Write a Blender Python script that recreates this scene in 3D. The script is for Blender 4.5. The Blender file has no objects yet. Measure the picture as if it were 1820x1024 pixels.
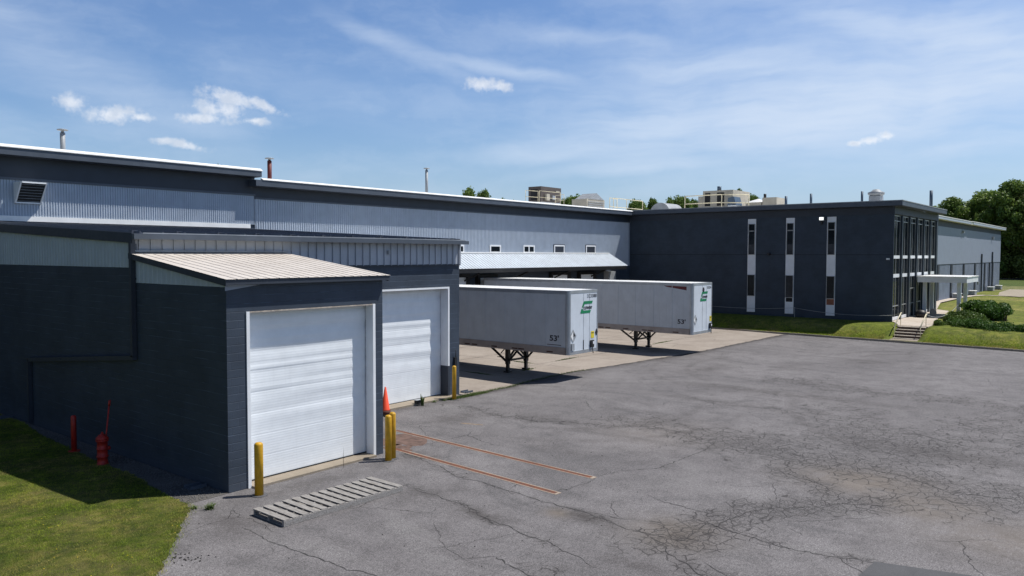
import bpy, math, random
import numpy as np
from mathutils import Vector, Matrix

# ------------------------------------------------------------------ camera, light, world
S = bpy.context.scene
COL = S.collection
random.seed(7)
RNG = np.random.default_rng(7)

CAM_H = 5.9
cam = bpy.data.cameras.new('camera')
cam.sensor_width = 36.0
cam.lens = 27.554
cam.clip_start = 0.1
cam.clip_end = 6000
cam_o = bpy.data.objects.new('camera', cam)
COL.objects.link(cam_o)
yaw, pit, rol = math.radians(39.0056), math.radians(2.4471), math.radians(0.105)
fw = Vector((math.cos(yaw)*math.cos(pit), math.sin(yaw)*math.cos(pit), -math.sin(pit)))
r0 = Vector((math.sin(yaw), -math.cos(yaw), 0)); u0 = r0.cross(fw)
rr = r0*math.cos(rol)+u0*math.sin(rol); uu = -r0*math.sin(rol)+u0*math.cos(rol)
m = Matrix((rr, uu, -fw)).transposed().to_4x4(); m.translation = (0, 0, CAM_H)
cam_o.matrix_world = m
S.camera = cam_o

SUN = Vector((0.47, -0.36, 1.0)).normalized()
sl = bpy.data.lights.new('sun', 'SUN'); sl.energy = 5.0; sl.angle = math.radians(0.5); sl.color = (1.0, 0.965, 0.91)
so = bpy.data.objects.new('sun', sl); COL.objects.link(so)
so.rotation_mode = 'QUATERNION'; so.rotation_quaternion = SUN.to_track_quat('Z', 'Y'); so.location = (0, 0, 60)

S.view_settings.view_transform = 'Standard'
S.view_settings.look = 'None'
S.view_settings.gamma = 1.0
S.view_settings.exposure = 0.0
S.cycles.max_bounces = 6

class NT:
    """tiny node-tree helper"""
    def __init__(s, tree): s.t = tree; s.t.nodes.clear()
    def n(s, kind, **kw):
        nd = s.t.nodes.new(kind)
        for k, v in kw.items():
            if k.startswith('i_'):
                nd.inputs[k[2:].replace('_', ' ')].default_value = v
            else: setattr(nd, k, v)
        return nd
    def l(s, a, b): s.t.links.new(a, b)
    def put(s, sock, v):
        if hasattr(v, 'is_linked') or hasattr(v, 'links'): s.l(v, sock)
        else: sock.default_value = v
    def math(s, op, a, b=None, c=None, clamp=False):
        nd = s.t.nodes.new('ShaderNodeMath'); nd.operation = op; nd.use_clamp = clamp
        s.put(nd.inputs[0], a)
        if b is not None: s.put(nd.inputs[1], b)
        if c is not None: s.put(nd.inputs[2], c)
        return nd.outputs[0]
    def ss(s, v, lo, hi):
        nd = s.t.nodes.new('ShaderNodeMapRange'); nd.interpolation_type = 'SMOOTHSTEP'
        s.put(nd.inputs[0], v); nd.inputs[1].default_value = lo; nd.inputs[2].default_value = hi
        nd.inputs[3].default_value = 0; nd.inputs[4].default_value = 1
        return nd.outputs[0]
    def mix(s, f, a, b, mode='MIX'):
        nd = s.t.nodes.new('ShaderNodeMix'); nd.data_type = 'RGBA'; nd.blend_type = mode
        s.put(nd.inputs[0], f)
        for k, v in ((6, a), (7, b)):
            if isinstance(v, (tuple, list)) and len(v) == 3: v = (*v, 1)
            s.put(nd.inputs[k], v)
        return nd.outputs[2]
    def noise(s, vec, scale, detail=4, rough=.55, dist=0.0):
        nd = s.t.nodes.new('ShaderNodeTexNoise')
        if vec is not None: s.l(vec, nd.inputs['Vector'])
        nd.inputs['Scale'].default_value = scale; nd.inputs['Detail'].default_value = detail
        nd.inputs['Roughness'].default_value = rough; nd.inputs['Distortion'].default_value = dist
        return nd.outputs[0]
    def mapping(s, vec, scale=(1, 1, 1), rot=(0, 0, 0), loc=(0, 0, 0)):
        nd = s.t.nodes.new('ShaderNodeMapping'); s.l(vec, nd.inputs[0])
        nd.inputs['Scale'].default_value = scale; nd.inputs['Rotation'].default_value = rot; nd.inputs['Location'].default_value = loc
        return nd.outputs[0]

world = bpy.data.worlds.new("World"); S.world = world; world.use_nodes = True
W = NT(world.node_tree)
out = W.n('ShaderNodeOutputWorld'); bg = W.n('ShaderNodeBackground'); W.l(bg.outputs[0], out.inputs[0])
sky = W.n('ShaderNodeTexSky'); sky.sky_type = 'NISHITA'; sky.sun_disc = False
sky.sun_elevation = math.asin(SUN.z); sky.sun_rotation = math.atan2(SUN.x, SUN.y)
sky.altitude = 100; sky.air_density = 1.15; sky.dust_density = 0.6; sky.ozone_density = 2.6
bg.inputs[1].default_value = 0.089
tc = W.n('ShaderNodeTexCoord'); dvec = tc.outputs['Generated']
sx = W.n('ShaderNodeSeparateXYZ'); W.l(dvec, sx.inputs[0])
az = W.math('MULTIPLY', W.math('ARCTAN2', sx.outputs[1], sx.outputs[0]), 57.2958)
el = W.math('MULTIPLY', W.math('ARCSINE', sx.outputs[2]), 57.2958)
cxy = W.n('ShaderNodeCombineXYZ'); W.l(az, cxy.inputs[0]); W.l(el, cxy.inputs[1])
skyv = cxy.outputs[0]
warp = W.n('ShaderNodeTexNoise'); W.l(skyv, warp.inputs['Vector']); warp.inputs['Scale'].default_value = .16; warp.inputs['Detail'].default_value = 4
wsub = W.n('ShaderNodeVectorMath', operation='SUBTRACT'); W.l(warp.outputs[1], wsub.inputs[0]); wsub.inputs[1].default_value = (.5, .5, .5)
wsc = W.n('ShaderNodeVectorMath', operation='SCALE'); W.l(wsub.outputs[0], wsc.inputs[0]); wsc.inputs[3].default_value = 1.9
wad = W.n('ShaderNodeVectorMath', operation='ADD'); W.l(skyv, wad.inputs[0]); W.l(wsc.outputs[0], wad.inputs[1])
skyw = wad.outputs[0]
def blob(v, a, e, wa, we, rot):
    """soft elliptical patch of sky centred on azimuth a, elevation e (degrees)"""
    mp = W.n('ShaderNodeMapping', vector_type='TEXTURE'); W.l(v, mp.inputs[0])
    mp.inputs['Location'].default_value = (a, e, 0); mp.inputs['Rotation'].default_value = (0, 0, math.radians(rot)); mp.inputs['Scale'].default_value = (wa, we, 1)
    ln = W.n('ShaderNodeVectorMath', operation='LENGTH'); W.l(mp.outputs[0], ln.inputs[0])
    return ln.outputs[1]
# thin cirrus: azimuth, elevation, half width, half height, tilt, strength
cirrus = [(70, 12.5, 10, 2.6, 35, .34), (62, 9.5, 7, 1.6, 30, .20), (47, 14.4, 6, .75, 22, .40), (39.5, 13.3, 5.5, .55, 8, .72), (33, 15.2, 7, .8, 6, .45),
          (26, 13.2, 9, 1.2, 6, .45), (24, 8.7, 15, 2.1, -4, 1.0), (12, 10.0, 11, 2.6, -9, 1.1), (8, 12.8, 7, 2.8, 20, .95), (14, 15.0, 9, 1.2, 14, .6), (15, 10.5, 19, 6.0, 0, .62),
          (30.5, 6.2, 7.5, .55, -2, .62), (36.5, 7.6, 6, .8, -4, .50), (23, 11, 18, 3.4, 0, .42), (8, 7.0, 6, .9, -8, .45), (52, 11, 10, 2, 15, .12), (20, 17.5, 14, 1.2, 0, .3)]
acc = None
for a, e, wa, we, rot, st in cirrus:
    k = W.math('MULTIPLY', W.ss(blob(skyw, a, e, wa, we, rot), 1.35, 0.0), st)
    acc = k if acc is None else W.math('ADD', acc, k)
st1 = W.noise(W.mapping(skyw, (.11, .85, 1), (0, 0, math.radians(-5))), 1.0, 5, .5, .1)
st2 = W.noise(W.mapping(skyw, (.3, 2.0, 1), (0, 0, math.radians(10))), 1.0, 4, .5, .15)
stk = W.math('ADD', W.math('MULTIPLY', st1, .7), W.math('MULTIPLY', st2, .3))
stk = W.ss(stk, .25, .80)
cir = W.math('MULTIPLY', acc, W.math('ADD', W.math('MULTIPLY', stk, .75), .25))
ambient_veil = W.math('MULTIPLY', W.ss(W.noise(W.mapping(skyw, (.08, .3, 1)), 1.0, 5, .6), .38, .8), .16)
cs = W.math('ADD', cir, ambient_veil)
cir = W.math('MULTIPLY', W.math('DIVIDE', cs, W.math('ADD', cs, .62)), 1.12, clamp=True)
# small fair-weather cumulus (each a few overlapping puffs)
cum = [(65.9, 8.9, 1.6, .55, -5), (68.1, 9.5, .75, .55, 0), (64.2, 8.85, .8, .3, 0),
       (58.6, 10.5, 1.9, .55, 10), (59.2, 9.7, 1.9, .62, 0), (56.6, 10.2, 1.4, .36, 20), (60.4, 9.1, 1.6, .36, 0), (57.0, 9.1, 1.0, .25, 0),
       (61.6, 7.3, 1.3, .30, 8), (62.7, 7.45, .8, .24, 0),
       (41.2, 12.1, 1.2, .48, 0), (39.9, 12.0, 1.0, .36, 0), (14.6, 7.5, 1.1, .28, -8), (13.7, 7.75, .6, .3, 0), (15.5, 7.4, .6, .2, 0)]
pn = W.noise(skyv, 1.0, 5, .52); pn2 = W.noise(skyv, 3.2, 3, .5)
pw = W.math('ADD', W.math('MULTIPLY', W.math('SUBTRACT', pn, .5), 2.4), W.math('MULTIPLY', W.math('SUBTRACT', pn2, .5), .9))
best = None
for a, e, wa, we, rot in cum:
    k = blob(skyv, a, e, wa, we, rot)
    best = k if best is None else W.math('MINIMUM', best, k)
cm = W.ss(W.math('ADD', best, pw), 1.35, .10)
cm = W.math('MULTIPLY', cm, .70)
low = W.ss(el, 9.0, 0.0)
skt = W.mix(1.0, sky.outputs[0], (.94, 1.09, 1.36), 'MULTIPLY')
skc = W.mix(W.math('MULTIPLY', low, .45), skt, (5.0, 6.6, 9.4))
skc = W.mix(cir, skc, (7.6, 8.8, 10.6))
skc = W.mix(cm, skc, W.mix(W.ss(pn, .35, .6), (8.2, 8.8, 9.8), (11.0, 11.2, 11.6)))
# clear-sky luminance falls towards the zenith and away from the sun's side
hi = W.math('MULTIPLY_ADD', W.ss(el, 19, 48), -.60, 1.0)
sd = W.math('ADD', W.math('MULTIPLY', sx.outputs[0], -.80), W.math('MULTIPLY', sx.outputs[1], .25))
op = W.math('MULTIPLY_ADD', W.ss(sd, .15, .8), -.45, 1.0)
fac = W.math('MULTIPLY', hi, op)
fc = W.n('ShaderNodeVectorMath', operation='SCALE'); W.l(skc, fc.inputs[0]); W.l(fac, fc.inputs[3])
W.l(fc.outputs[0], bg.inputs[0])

# ------------------------------------------------------------------ object helpers
WL = {}
def tag(o, label=None, cat=None, group=None, kind=None):
    if label: o['label'] = label
    if cat: o['category'] = cat
    if group: o['group'] = group
    if kind: o['kind'] = kind
    return o
def thing(name, label, cat, loc=(0, 0, 0), group=None):
    o = bpy.data.objects.new(name, None); COL.objects.link(o); o.location = loc
    o.empty_display_size = .2
    WL[o.name] = Vector(loc)
    return tag(o, label, cat, group)
def copy_tree(o, dloc, parent=None):
    c = o.copy(); COL.objects.link(c)
    if parent is None: c.location = Vector(o.location)+Vector(dloc)
    else: c.parent = parent
    WL[c.name] = WL[o.name]+Vector(dloc)
    for ch in list(o.children): copy_tree(ch, dloc, c)
    return c

class MB:
    def __init__(s): s.v = []; s.f = []; s.sm = []
    def poly(s, pts, smooth=False):
        b = len(s.v); s.v += [tuple(p) for p in pts]; s.f.append(tuple(range(b, b+len(pts)))); s.sm.append(smooth); return s
    def box(s, x0, y0, z0, x1, y1, z1):
        b = len(s.v)
        s.v += [(x0, y0, z0), (x1, y0, z0), (x1, y1, z0), (x0, y1, z0), (x0, y0, z1), (x1, y0, z1), (x1, y1, z1), (x0, y1, z1)]
        for q in ((0, 3, 2, 1), (4, 5, 6, 7), (0, 1, 5, 4), (1, 2, 6, 5), (2, 3, 7, 6), (3, 0, 4, 7)):
            s.f.append(tuple(b+i for i in q)); s.sm.append(False)
        return s
    def hexa(s, p8):
        b = len(s.v); s.v += [tuple(p) for p in p8]
        for q in ((0, 3, 2, 1), (4, 5, 6, 7), (0, 1, 5, 4), (1, 2, 6, 5), (2, 3, 7, 6), (3, 0, 4, 7)):
            s.f.append(tuple(b+i for i in q)); s.sm.append(False)
        return s
    def prism(s, pts, vec):
        """closed outline extruded along vec"""
        n = len(pts); b = len(s.v); vx = Vector(vec)
        s.v += [tuple(p) for p in pts]+[tuple(Vector(p)+vx) for p in pts]
        s.f.append(tuple(b+i for i in range(n-1, -1, -1))); s.sm.append(False)
        s.f.append(tuple(b+n+i for i in range(n))); s.sm.append(False)
        for i in range(n):
            j = (i+1) % n; s.f.append((b+i, b+j, b+n+j, b+n+i)); s.sm.append(False)
        return s
    def tube(s, pts, r, n=10, cap=True, smooth=True):
        pts = [Vector(p) for p in pts]
        rad = r if isinstance(r, (list, tuple)) else [r]*len(pts)
        rings = []; prev = None
        for i, p in enumerate(pts):
            d = (pts[min(i+1, len(pts)-1)]-pts[max(i-1, 0)]).normalized()
            a = Vector((0, 0, 1)) if abs(d.z) < .9 else Vector((1, 0, 0))
            if prev is not None: a = prev
            x = (a-d*a.dot(d)).normalized(); y = d.cross(x); prev = x
            b = len(s.v); rings.append(b)
            for k in range(n):
                t = 2*math.pi*k/n; s.v.append(tuple(p+(x*math.cos(t)+y*math.sin(t))*rad[i]))
        for a, b in zip(rings, rings[1:]):
            for k in range(n):
                k2 = (k+1) % n; s.f.append((a+k, a+k2, b+k2, b+k)); s.sm.append(smooth)
        if cap:
            s.f.append(tuple(rings[0]+k for k in range(n-1, -1, -1))); s.sm.append(False)
            s.f.append(tuple(rings[-1]+k for k in range(n))); s.sm.append(False)
        return s
    def lathe(s, cx, cy, prof, n=20):
        b = len(s.v)
        for r, z in prof:
            for k in range(n):
                t = 2*math.pi*k/n; s.v.append((cx+r*math.cos(t), cy+r*math.sin(t), z))
        for i in range(len(prof)-1):
            for k in range(n):
                k2 = (k+1) % n; s.f.append((b+i*n+k, b+i*n+k2, b+(i+1)*n+k2, b+(i+1)*n+k)); s.sm.append(True)
        s.f.append(tuple(b+k for k in range(n-1, -1, -1))); s.sm.append(False)
        e = b+(len(prof)-1)*n; s.f.append(tuple(e+k for k in range(n))); s.sm.append(False)
        return s
    def bar(s, p, q, w, h=None):
        """square bar from p to q"""
        h = h or w; p = Vector(p); q = Vector(q); d = (q-p).normalized()
        a = Vector((0, 0, 1)) if abs(d.z) < .9 else Vector((1, 0, 0))
        x = d.cross(a).normalized()*w/2; y = x.normalized().cross(d)*h/2
        return s.hexa([p-x-y, p+x-y, q+x-y, q-x-y, p-x+y, p+x+y, q+x+y, q-x+y])
    def build(s, name, mat, parent=None, loc=None):
        me = bpy.data.meshes.new(name); off = Vector((0, 0, 0))
        if parent is not None: off = WL[parent.name]
        if loc is not None: off = Vector(loc)
        V = np.array(s.v, dtype=float)
        me.from_pydata((V-np.array(off)).tolist(), [], s.f)
        me.polygons.foreach_set('use_smooth', s.sm)
        me.update()
        box_uv(me, np.array(off))
        me.materials.append(mat)
        o = bpy.data.objects.new(name, me); COL.objects.link(o)
        if parent is not None: o.parent = parent
        if loc is not None: o.location = off
        WL[o.name] = off
        return o
def box_uv(me, off):
    uv = me.uv_layers.new(name='UV')
    nl = len(me.loops); vi = np.empty(nl, dtype=np.int32); me.loops.foreach_get('vertex_index', vi)
    co = np.empty(len(me.vertices)*3); me.vertices.foreach_get('co', co); co = co.reshape(-1, 3)+off
    nf = len(me.polygons); nr = np.empty(nf*3); me.polygons.foreach_get('normal', nr); nr = np.abs(nr.reshape(-1, 3))
    tot = np.empty(nf, dtype=np.int32); me.polygons.foreach_get('loop_total', tot)
    fid = np.repeat(np.arange(nf), tot); ax = np.argmax(nr, axis=1)[fid]; c = co[vi]
    u = np.where(ax == 0, c[:, 1], c[:, 0]); v = np.where(ax == 2, c[:, 1], c[:, 2])
    uv.data.foreach_set('uv', np.stack([u, v], 1).ravel())
def np_mesh(name, V, F, mat, parent=None, attrs=None, kind=None, smooth=False):
    """V (n,3), F (m,k) arrays"""
    me = bpy.data.meshes.new(name); V = np.asarray(V, dtype=np.float32); F = np.asarray(F, dtype=np.int32)
    off = np.array(WL[parent.name]) if parent is not None else np.zeros(3)
    me.vertices.add(len(V)); me.vertices.foreach_set('co', (V-off).astype(np.float32).ravel())
    k = F.shape[1]; me.loops.add(F.size); me.loops.foreach_set('vertex_index', F.ravel())
    me.polygons.add(len(F)); me.polygons.foreach_set('loop_start', np.arange(0, F.size, k, dtype=np.int32))
    me.polygons.foreach_set('loop_total', np.full(len(F), k, dtype=np.int32))
    if smooth: me.polygons.foreach_set('use_smooth', np.ones(len(F), dtype=bool))
    me.update(calc_edges=True)
    for an, av in (attrs or {}).items():
        at = me.attributes.new(an, 'FLOAT', 'POINT'); at.data.foreach_set('value', av.astype(np.float32))
    me.materials.append(mat)
    o = bpy.data.objects.new(name, me); COL.objects.link(o)
    if parent is not None: o.parent = parent
    WL[o.name] = Vector(off)
    if kind: o['kind'] = kind
    return o
def text_obj(s, size, mat, origin, facing, parent, name='lettering', shear=0.0, width=None, bold=0.0):
    """writing standing on a wall; facing '-y' or '-x'"""
    cu = bpy.data.curves.new('lettering', 'FONT'); cu.body = s; cu.size = size; cu.shear = shear; cu.extrude = .003; cu.offset = bold
    to = bpy.data.objects.new('tmp', cu); COL.objects.link(to)
    dg = bpy.context.evaluated_depsgraph_get(); dg.update()
    me = bpy.data.meshes.new_from_object(to.evaluated_get(dg)); bpy.data.objects.remove(to)
    xs = [v.co.x for v in me.vertices]; k = (width/(max(xs)-min(xs))) if width else 1
    x0 = min(xs)
    R = Matrix.Rotation(math.pi/2, 4, 'X')
    if facing == '-x': R = Matrix.Rotation(-math.pi/2, 4, 'Z') @ R
    me.transform(Matrix.Translation(Vector(origin)-WL[parent.name]) @ R @ Matrix.Diagonal((k, 1, 1, 1)) @ Matrix.Translation((-x0, 0, 0)))
    me.materials.clear(); me.materials.append(mat); me.name = name
    o = bpy.data.objects.new(name, me); COL.objects.link(o); o.parent = parent; WL[o.name] = WL[parent.name]
    return o

# ------------------------------------------------------------------ materials
def mat_base(name):
    mt = bpy.data.materials.new(name); mt.use_nodes = True; N = NT(mt.node_tree)
    o = N.n('ShaderNodeOutputMaterial'); b = N.n('ShaderNodeBsdfPrincipled'); N.l(b.outputs[0], o.inputs[0])
    g = N.n('ShaderNodeNewGeometry')
    return mt, N, b, g.outputs['Position']
def paint(name, col, rough=.55, metal=0., var=.12, scale=1.5, dirt=0., dirtcol=(.12, .09, .06), bump=0., bscale=25, streak=0., spec=.5):
    mt, N, b, P = mat_base(name)
    n1 = N.noise(P, scale, 6, .6)
    lo = tuple(c*(1-var) for c in col); hi = tuple(min(1, c*(1+var)) for c in col)
    c = N.mix(N.ss(n1, .3, .7), lo, hi)
    if streak:
        sn = N.noise(N.mapping(P, (5, 5, .35)), 1.6, 5, .6)
        c = N.mix(N.math('MULTIPLY', N.ss(sn, .52, .78), streak), c, tuple(x*.55 for x in dirtcol) if dirt else tuple(x*.6 for x in col))
    if dirt:
        dn = N.noise(P, 3.1, 7, .7)
        c = N.mix(N.math('MULTIPLY', N.ss(dn, .5, .8), dirt), c, dirtcol)
    N.l(c, b.inputs['Base Color'])
    rn = N.noise(P, 6, 3); N.l(N.math('MULTIPLY_ADD', rn, .2, rough-.1), b.inputs['Roughness'])
    b.inputs['Metallic'].default_value = metal
    b.inputs['Specular IOR Level'].default_value = spec
    if bump:
        bp = N.n('ShaderNodeBump'); bp.inputs['Strength'].default_value = .6; bp.inputs['Distance'].default_value = bump
        N.l(N.noise(P, bscale, 5, .6), bp.inputs['Height']); N.l(bp.outputs[0], b.inputs['Normal'])
    return mt
def block_wall(name, col, line=1.7, amount=.5, stain=.25):
    """painted concrete block in running bond"""
    mt, N, b, P = mat_base(name)
    uv = N.n('ShaderNodeUVMap'); uv.uv_map = 'UV'
    br = N.n('ShaderNodeTexBrick'); N.l(uv.outputs[0], br.inputs['Vector'])
    br.inputs['Scale'].default_value = 1.0; br.inputs['Brick Width'].default_value = .406; br.inputs['Row Height'].default_value = .203
    br.inputs['Mortar Size'].default_value = .011; br.inputs['Mortar Smooth'].default_value = .35
    br.inputs['Color1'].default_value = (0, 0, 0, 1); br.inputs['Color2'].default_value = (1, 1, 1, 1)
    br.inputs['Mortar'].default_value = (.5, .5, .5, 1); br.offset = .5
    n1 = N.noise(P, .9, 6, .6); n2 = N.noise(N.mapping(P, (1, 1, 3)), 2.2, 5, .65)
    c = N.mix(N.ss(n1, .3, .7), tuple(x*.86 for x in col), tuple(x*1.16 for x in col))
    sep = N.n('ShaderNodeSeparateColor'); N.l(br.outputs['Color'], sep.inputs[0])
    c = N.mix(N.math('MULTIPLY', N.math('SUBTRACT', 1.0, br.outputs['Fac']), .07), c, N.mix(sep.outputs[0], tuple(x*.5 for x in col), tuple(x*1.8 for x in col)))
    su = N.n('ShaderNodeSeparateXYZ'); N.l(uv.outputs[0], su.inputs[0])
    hl = N.ss(N.math('ABSOLUTE', N.math('SUBTRACT', N.math('FRACT', N.math('DIVIDE', su.outputs[1], .203)), .5)), .44, .485)
    n2 = N.noise(N.mapping(P, (.9, .9, 5)), 1.3, 5, .65)
    lm = N.math('MULTIPLY', hl, N.math('MULTIPLY', N.ss(n2, .46, .62), amount))
    c = N.mix(lm, c, tuple(min(1, x*line) for x in col))  # pale broken course lines: chipped mortar, with the light it catches painted in
    dk = N.math('MULTIPLY', hl, N.math('MULTIPLY', N.ss(n2, .52, .36), .5))
    c = N.mix(dk, c, tuple(x*.6 for x in col))
    sn = N.noise(N.mapping(P, (2.5, 2.5, .3)), 1.1, 5, .6)
    c = N.mix(N.math('MULTIPLY', N.ss(sn, .5, .8), stain), c, tuple(x*.65 for x in col))
    sz_ = N.n('ShaderNodeSeparateXYZ'); N.l(P, sz_.inputs[0])
    ft = N.math('MULTIPLY', N.ss(N.math('ADD', sz_.outputs[2], N.math('MULTIPLY', N.noise(P, 1.8, 5, .7), -.9)), .25, -.35), .45)
    c = N.mix(ft, c, tuple(x*.9+.035 for x in col))
    N.l(c, b.inputs['Base Color']); b.inputs['Roughness'].default_value = .62; b.inputs['Specular IOR Level'].default_value = .35
    h = N.math('SUBTRACT', N.math('MULTIPLY', N.noise(P, 45, 4, .65), .35), N.math('MAXIMUM', hl, N.math('MULTIPLY', br.outputs['Fac'], .4)))
    bp = N.n('ShaderNodeBump'); bp.inputs['Strength'].default_value = .55; bp.inputs['Distance'].default_value = .007
    N.l(h, bp.inputs['Height']); N.l(bp.outputs[0], b.inputs['Normal'])
    return mt
def foliage(name, c1, c2, trans=.3, rough=.55, dry=None):
    mt = bpy.data.materials.new(name); mt.use_nodes = True; N = NT(mt.node_tree)
    o = N.n('ShaderNodeOutputMaterial'); b = N.n('ShaderNodeBsdfPrincipled'); t = N.n('ShaderNodeBsdfTranslucent'); mx = N.n('ShaderNodeMixShader')
    g = N.n('ShaderNodeNewGeometry'); P = g.outputs['Position']
    f = N.math('ADD', N.math('MULTIPLY', g.outputs['Random Per Island'], .6), N.math('MULTIPLY', N.ss(N.noise(P, .35, 3), .35, .65), .5), clamp=True)
    c = N.mix(f, c1, c2)
    if dry:
        dn = N.math('ADD', N.math('MULTIPLY', N.noise(P, .45, 5, .65), .6), N.math('MULTIPLY', N.noise(P, 3.5, 4, .7), .4))
        c = N.mix(N.math('MULTIPLY', N.ss(dn, .47, .60), .8), c, dry)
        c = N.mix(N.math('MULTIPLY', N.ss(N.noise(P, 1.1, 4, .6), .52, .7), .6), c, (.05, .10, .012))
        cl_ = N.ss(N.noise(P, 6.5, 5, .75), .34, .66)
        c = N.mix(1.0, c, N.mix(cl_, (.50, .54, .55), (1.25, 1.22, 1.0)), 'MULTIPLY')
    N.l(c, b.inputs['Base Color']); N.l(c, t.inputs['Color']); b.inputs['Roughness'].default_value = rough; b.inputs['Specular IOR Level'].default_value = .3
    mx.inputs[0].default_value = trans; N.l(b.outputs[0], mx.inputs[1]); N.l(t.outputs[0], mx.inputs[2]); N.l(mx.outputs[0], o.inputs[0])
    return mt
def grass_ground(name, g1, g2, dry, dryamt=.5, bscale=60, big=.25):
    mt, N, b, P = mat_base(name)
    a = N.noise(P, 14, 7, .7); c = N.mix(N.ss(a, .3, .7), g1, g2)
    d = N.noise(P, big, 5, .62); d2 = N.noise(P, 2.2, 6, .7)
    dm = N.math('MULTIPLY', N.ss(N.math('ADD', N.math('MULTIPLY', d, .55), N.math('MULTIPLY', d2, .45)), .44, .66), dryamt)
    c = N.mix(dm, c, dry)
    fine = N.noise(N.mapping(P, (1, 1.6, 1)), 42, 4, .7)
    c = N.mix(.55, c, N.mix(N.ss(fine, .25, .75), (0, 0, 0), (1, 1, 1)), 'OVERLAY')
    md = N.ss(N.noise(P, 1.6, 6, .7), .36, .64); c = N.mix(1.0, c, N.mix(md, (.62, .66, .7), (1.18, 1.15, 1.0)), 'MULTIPLY')
    N.l(c, b.inputs['Base Color']); b.inputs['Roughness'].default_value = .85; b.inputs['Specular IOR Level'].default_value = .15
    bp = N.n('ShaderNodeBump'); bp.inputs['Strength'].default_value = .8; bp.inputs['Distance'].default_value = .04
    N.l(N.noise(P, bscale, 5, .7), bp.inputs['Height']); N.l(bp.outputs[0], b.inputs['Normal'])
    return mt
def glass(name, col=(.012, .016, .02), rough=.06):
    mt, N, b, P = mat_base(name)
    c = N.mix(N.ss(N.noise(P, 1.2, 3), .35, .7), col, tuple(x*2.2 for x in col)); N.l(c, b.inputs['Base Color'])
    b.inputs['Roughness'].default_value = rough; b.inputs['Specular IOR Level'].default_value = .13
    bp = N.n('ShaderNodeBump'); bp.inputs['Strength'].default_value = .12; bp.inputs['Distance'].default_value = .02
    N.l(N.noise(P, 1.5, 2), bp.inputs['Height']); N.l(bp.outputs[0], b.inputs['Normal'])
    return mt

SLATE = (.040, .054, .077)
M = {}
M['slate'] = block_wall('slate_block', SLATE, 2.3, .8)
M['slate_office'] = block_wall('slate_block_office', (.038, .053, .074), 1.3, .35, .12)
M['slate_trim'] = paint('slate_trim', (.075, .090, .115), .45, var=.1, streak=.2)
M['slate_dark'] = paint('slate_dark_panel', (.030, .038, .054), .55, var=.1)
M['light_panel'] = paint('light_steel_siding', (.43, .485, .56), .5, var=.05, streak=.25)
M['pan_panel'] = paint('pale_pan_siding', (.40, .43, .48), .5, var=.08, streak=.3)
M['white_flash'] = paint('white_flashing', (.86, .86, .84), .45, var=.05, streak=.15)
M['white_door'] = paint('white_door', (.80, .835, .86), .45, var=.035, scale=2.5, streak=.10)
M['white_trim'] = paint('white_trim', (.80, .82, .84), .5, var=.05, streak=.12)
M['roof_slate'] = paint('slate_metal_roof', (.085, .095, .12), .38, .2, var=.15)
M['roof_cream'] = None
M['roof_pale'] = paint('pale_metal_roof', (.58, .63, .68), .4, .1, var=.08, dirt=.25, dirtcol=(.35, .36, .36))
M['membrane'] = paint('white_roof_membrane', (.72, .72, .70), .7, var=.06)
M['concrete'] = None
M['yellow'] = paint('yellow_paint', (.56, .31, .010), .5, var=.12, dirt=.25, dirtcol=(.25, .16, .03), scale=6)
M['red'] = paint('red_paint', (.42, .022, .014), .5, var=.2, scale=8)
M['orange'] = paint('orange_cone', (.85, .085, .03), .5, var=.1)
M['black'] = paint('black_steel', (.012, .012, .013), .5, var=.3)
M['dark'] = paint('dark_void', (.015, .016, .018), .8, var=.2)
M['alu'] = paint('aluminium', (.42, .44, .46), .38, .55, var=.12, streak=.2)
M['trailer_white'] = paint('trailer_white', (.55, .585, .615), .42, var=.05, streak=.12, dirt=.12, dirtcol=(.24, .2, .16), spec=.4)
M['trailer_nose'] = paint('trailer_nose_white', (.62, .67, .72), .42, var=.05, streak=.10, dirt=.12, dirtcol=(.3, .25, .2), spec=.4)
M['rail_grey'] = paint('trailer_side_rail', (.36, .32, .30), .5, .3, var=.12, dirt=.4, dirtcol=(.20, .14, .10))
M['rubber'] = paint('rubber', (.02, .02, .02), .8)
M['green'] = paint('green_decal', (.0, .20, .075), .5, var=.05)
M['ink'] = paint('dark_lettering', (.02, .018, .03), .5)
M['maroon'] = paint('maroon_decal', (.12, .012, .018), .5)
M['yellow_label'] = paint('yellow_label', (.75, .60, .03), .5)
M['grey_wood'] = None
M['beige'] = paint('beige_cabinet', (.46, .42, .34), .6, var=.1, dirt=.3, dirtcol=(.25, .2, .14))
M['brown'] = paint('brown_cabinet', (.085, .068, .06), .6, var=.12)
M['cream_rail'] = paint('cream_railing', (.74, .66, .45), .5, var=.1)
M['galv'] = paint('galvanised', (.33, .35, .37), .6, .15, var=.15)
M['stack_blue'] = paint('blue_grey_pipe', (.08, .12, .17), .5, .2, var=.2)
M['stack_red'] = paint('dark_red_pipe', (.12, .018, .014), .6, var=.2)
M['glass'] = glass('dark_glass', (.008, .011, .014), .08)
M['glass_grey'] = glass('grey_blind_glass', (.030, .032, .036), .2)
M['mullion'] = paint('pale_mullion', (.32, .33, .33), .5, .2)
M['curtain_fin'] = paint('slate_fin', (.035, .05, .068), .5)
M['rust_board'] = paint('orange_brown_board', (.30, .11, .06), .7, var=.3)
M['ext_lower'] = block_wall('blue_grey_block', (.16, .19, .25), 1.2, .3)
M['ext_upper'] = paint('pale_blue_panel', (.27, .31, .39), .5, var=.04)
M['cable'] = paint('pale_rope', (.35, .36, .36), .7)
M['lamp_glass'] = None
M['bark'] = paint('bark', (.10, .075, .055), .9, bump=.03, bscale=8)
M['leaf_a'] = foliage('leaf_mid', (.12, .20, .04), (.25, .34, .08))
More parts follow.
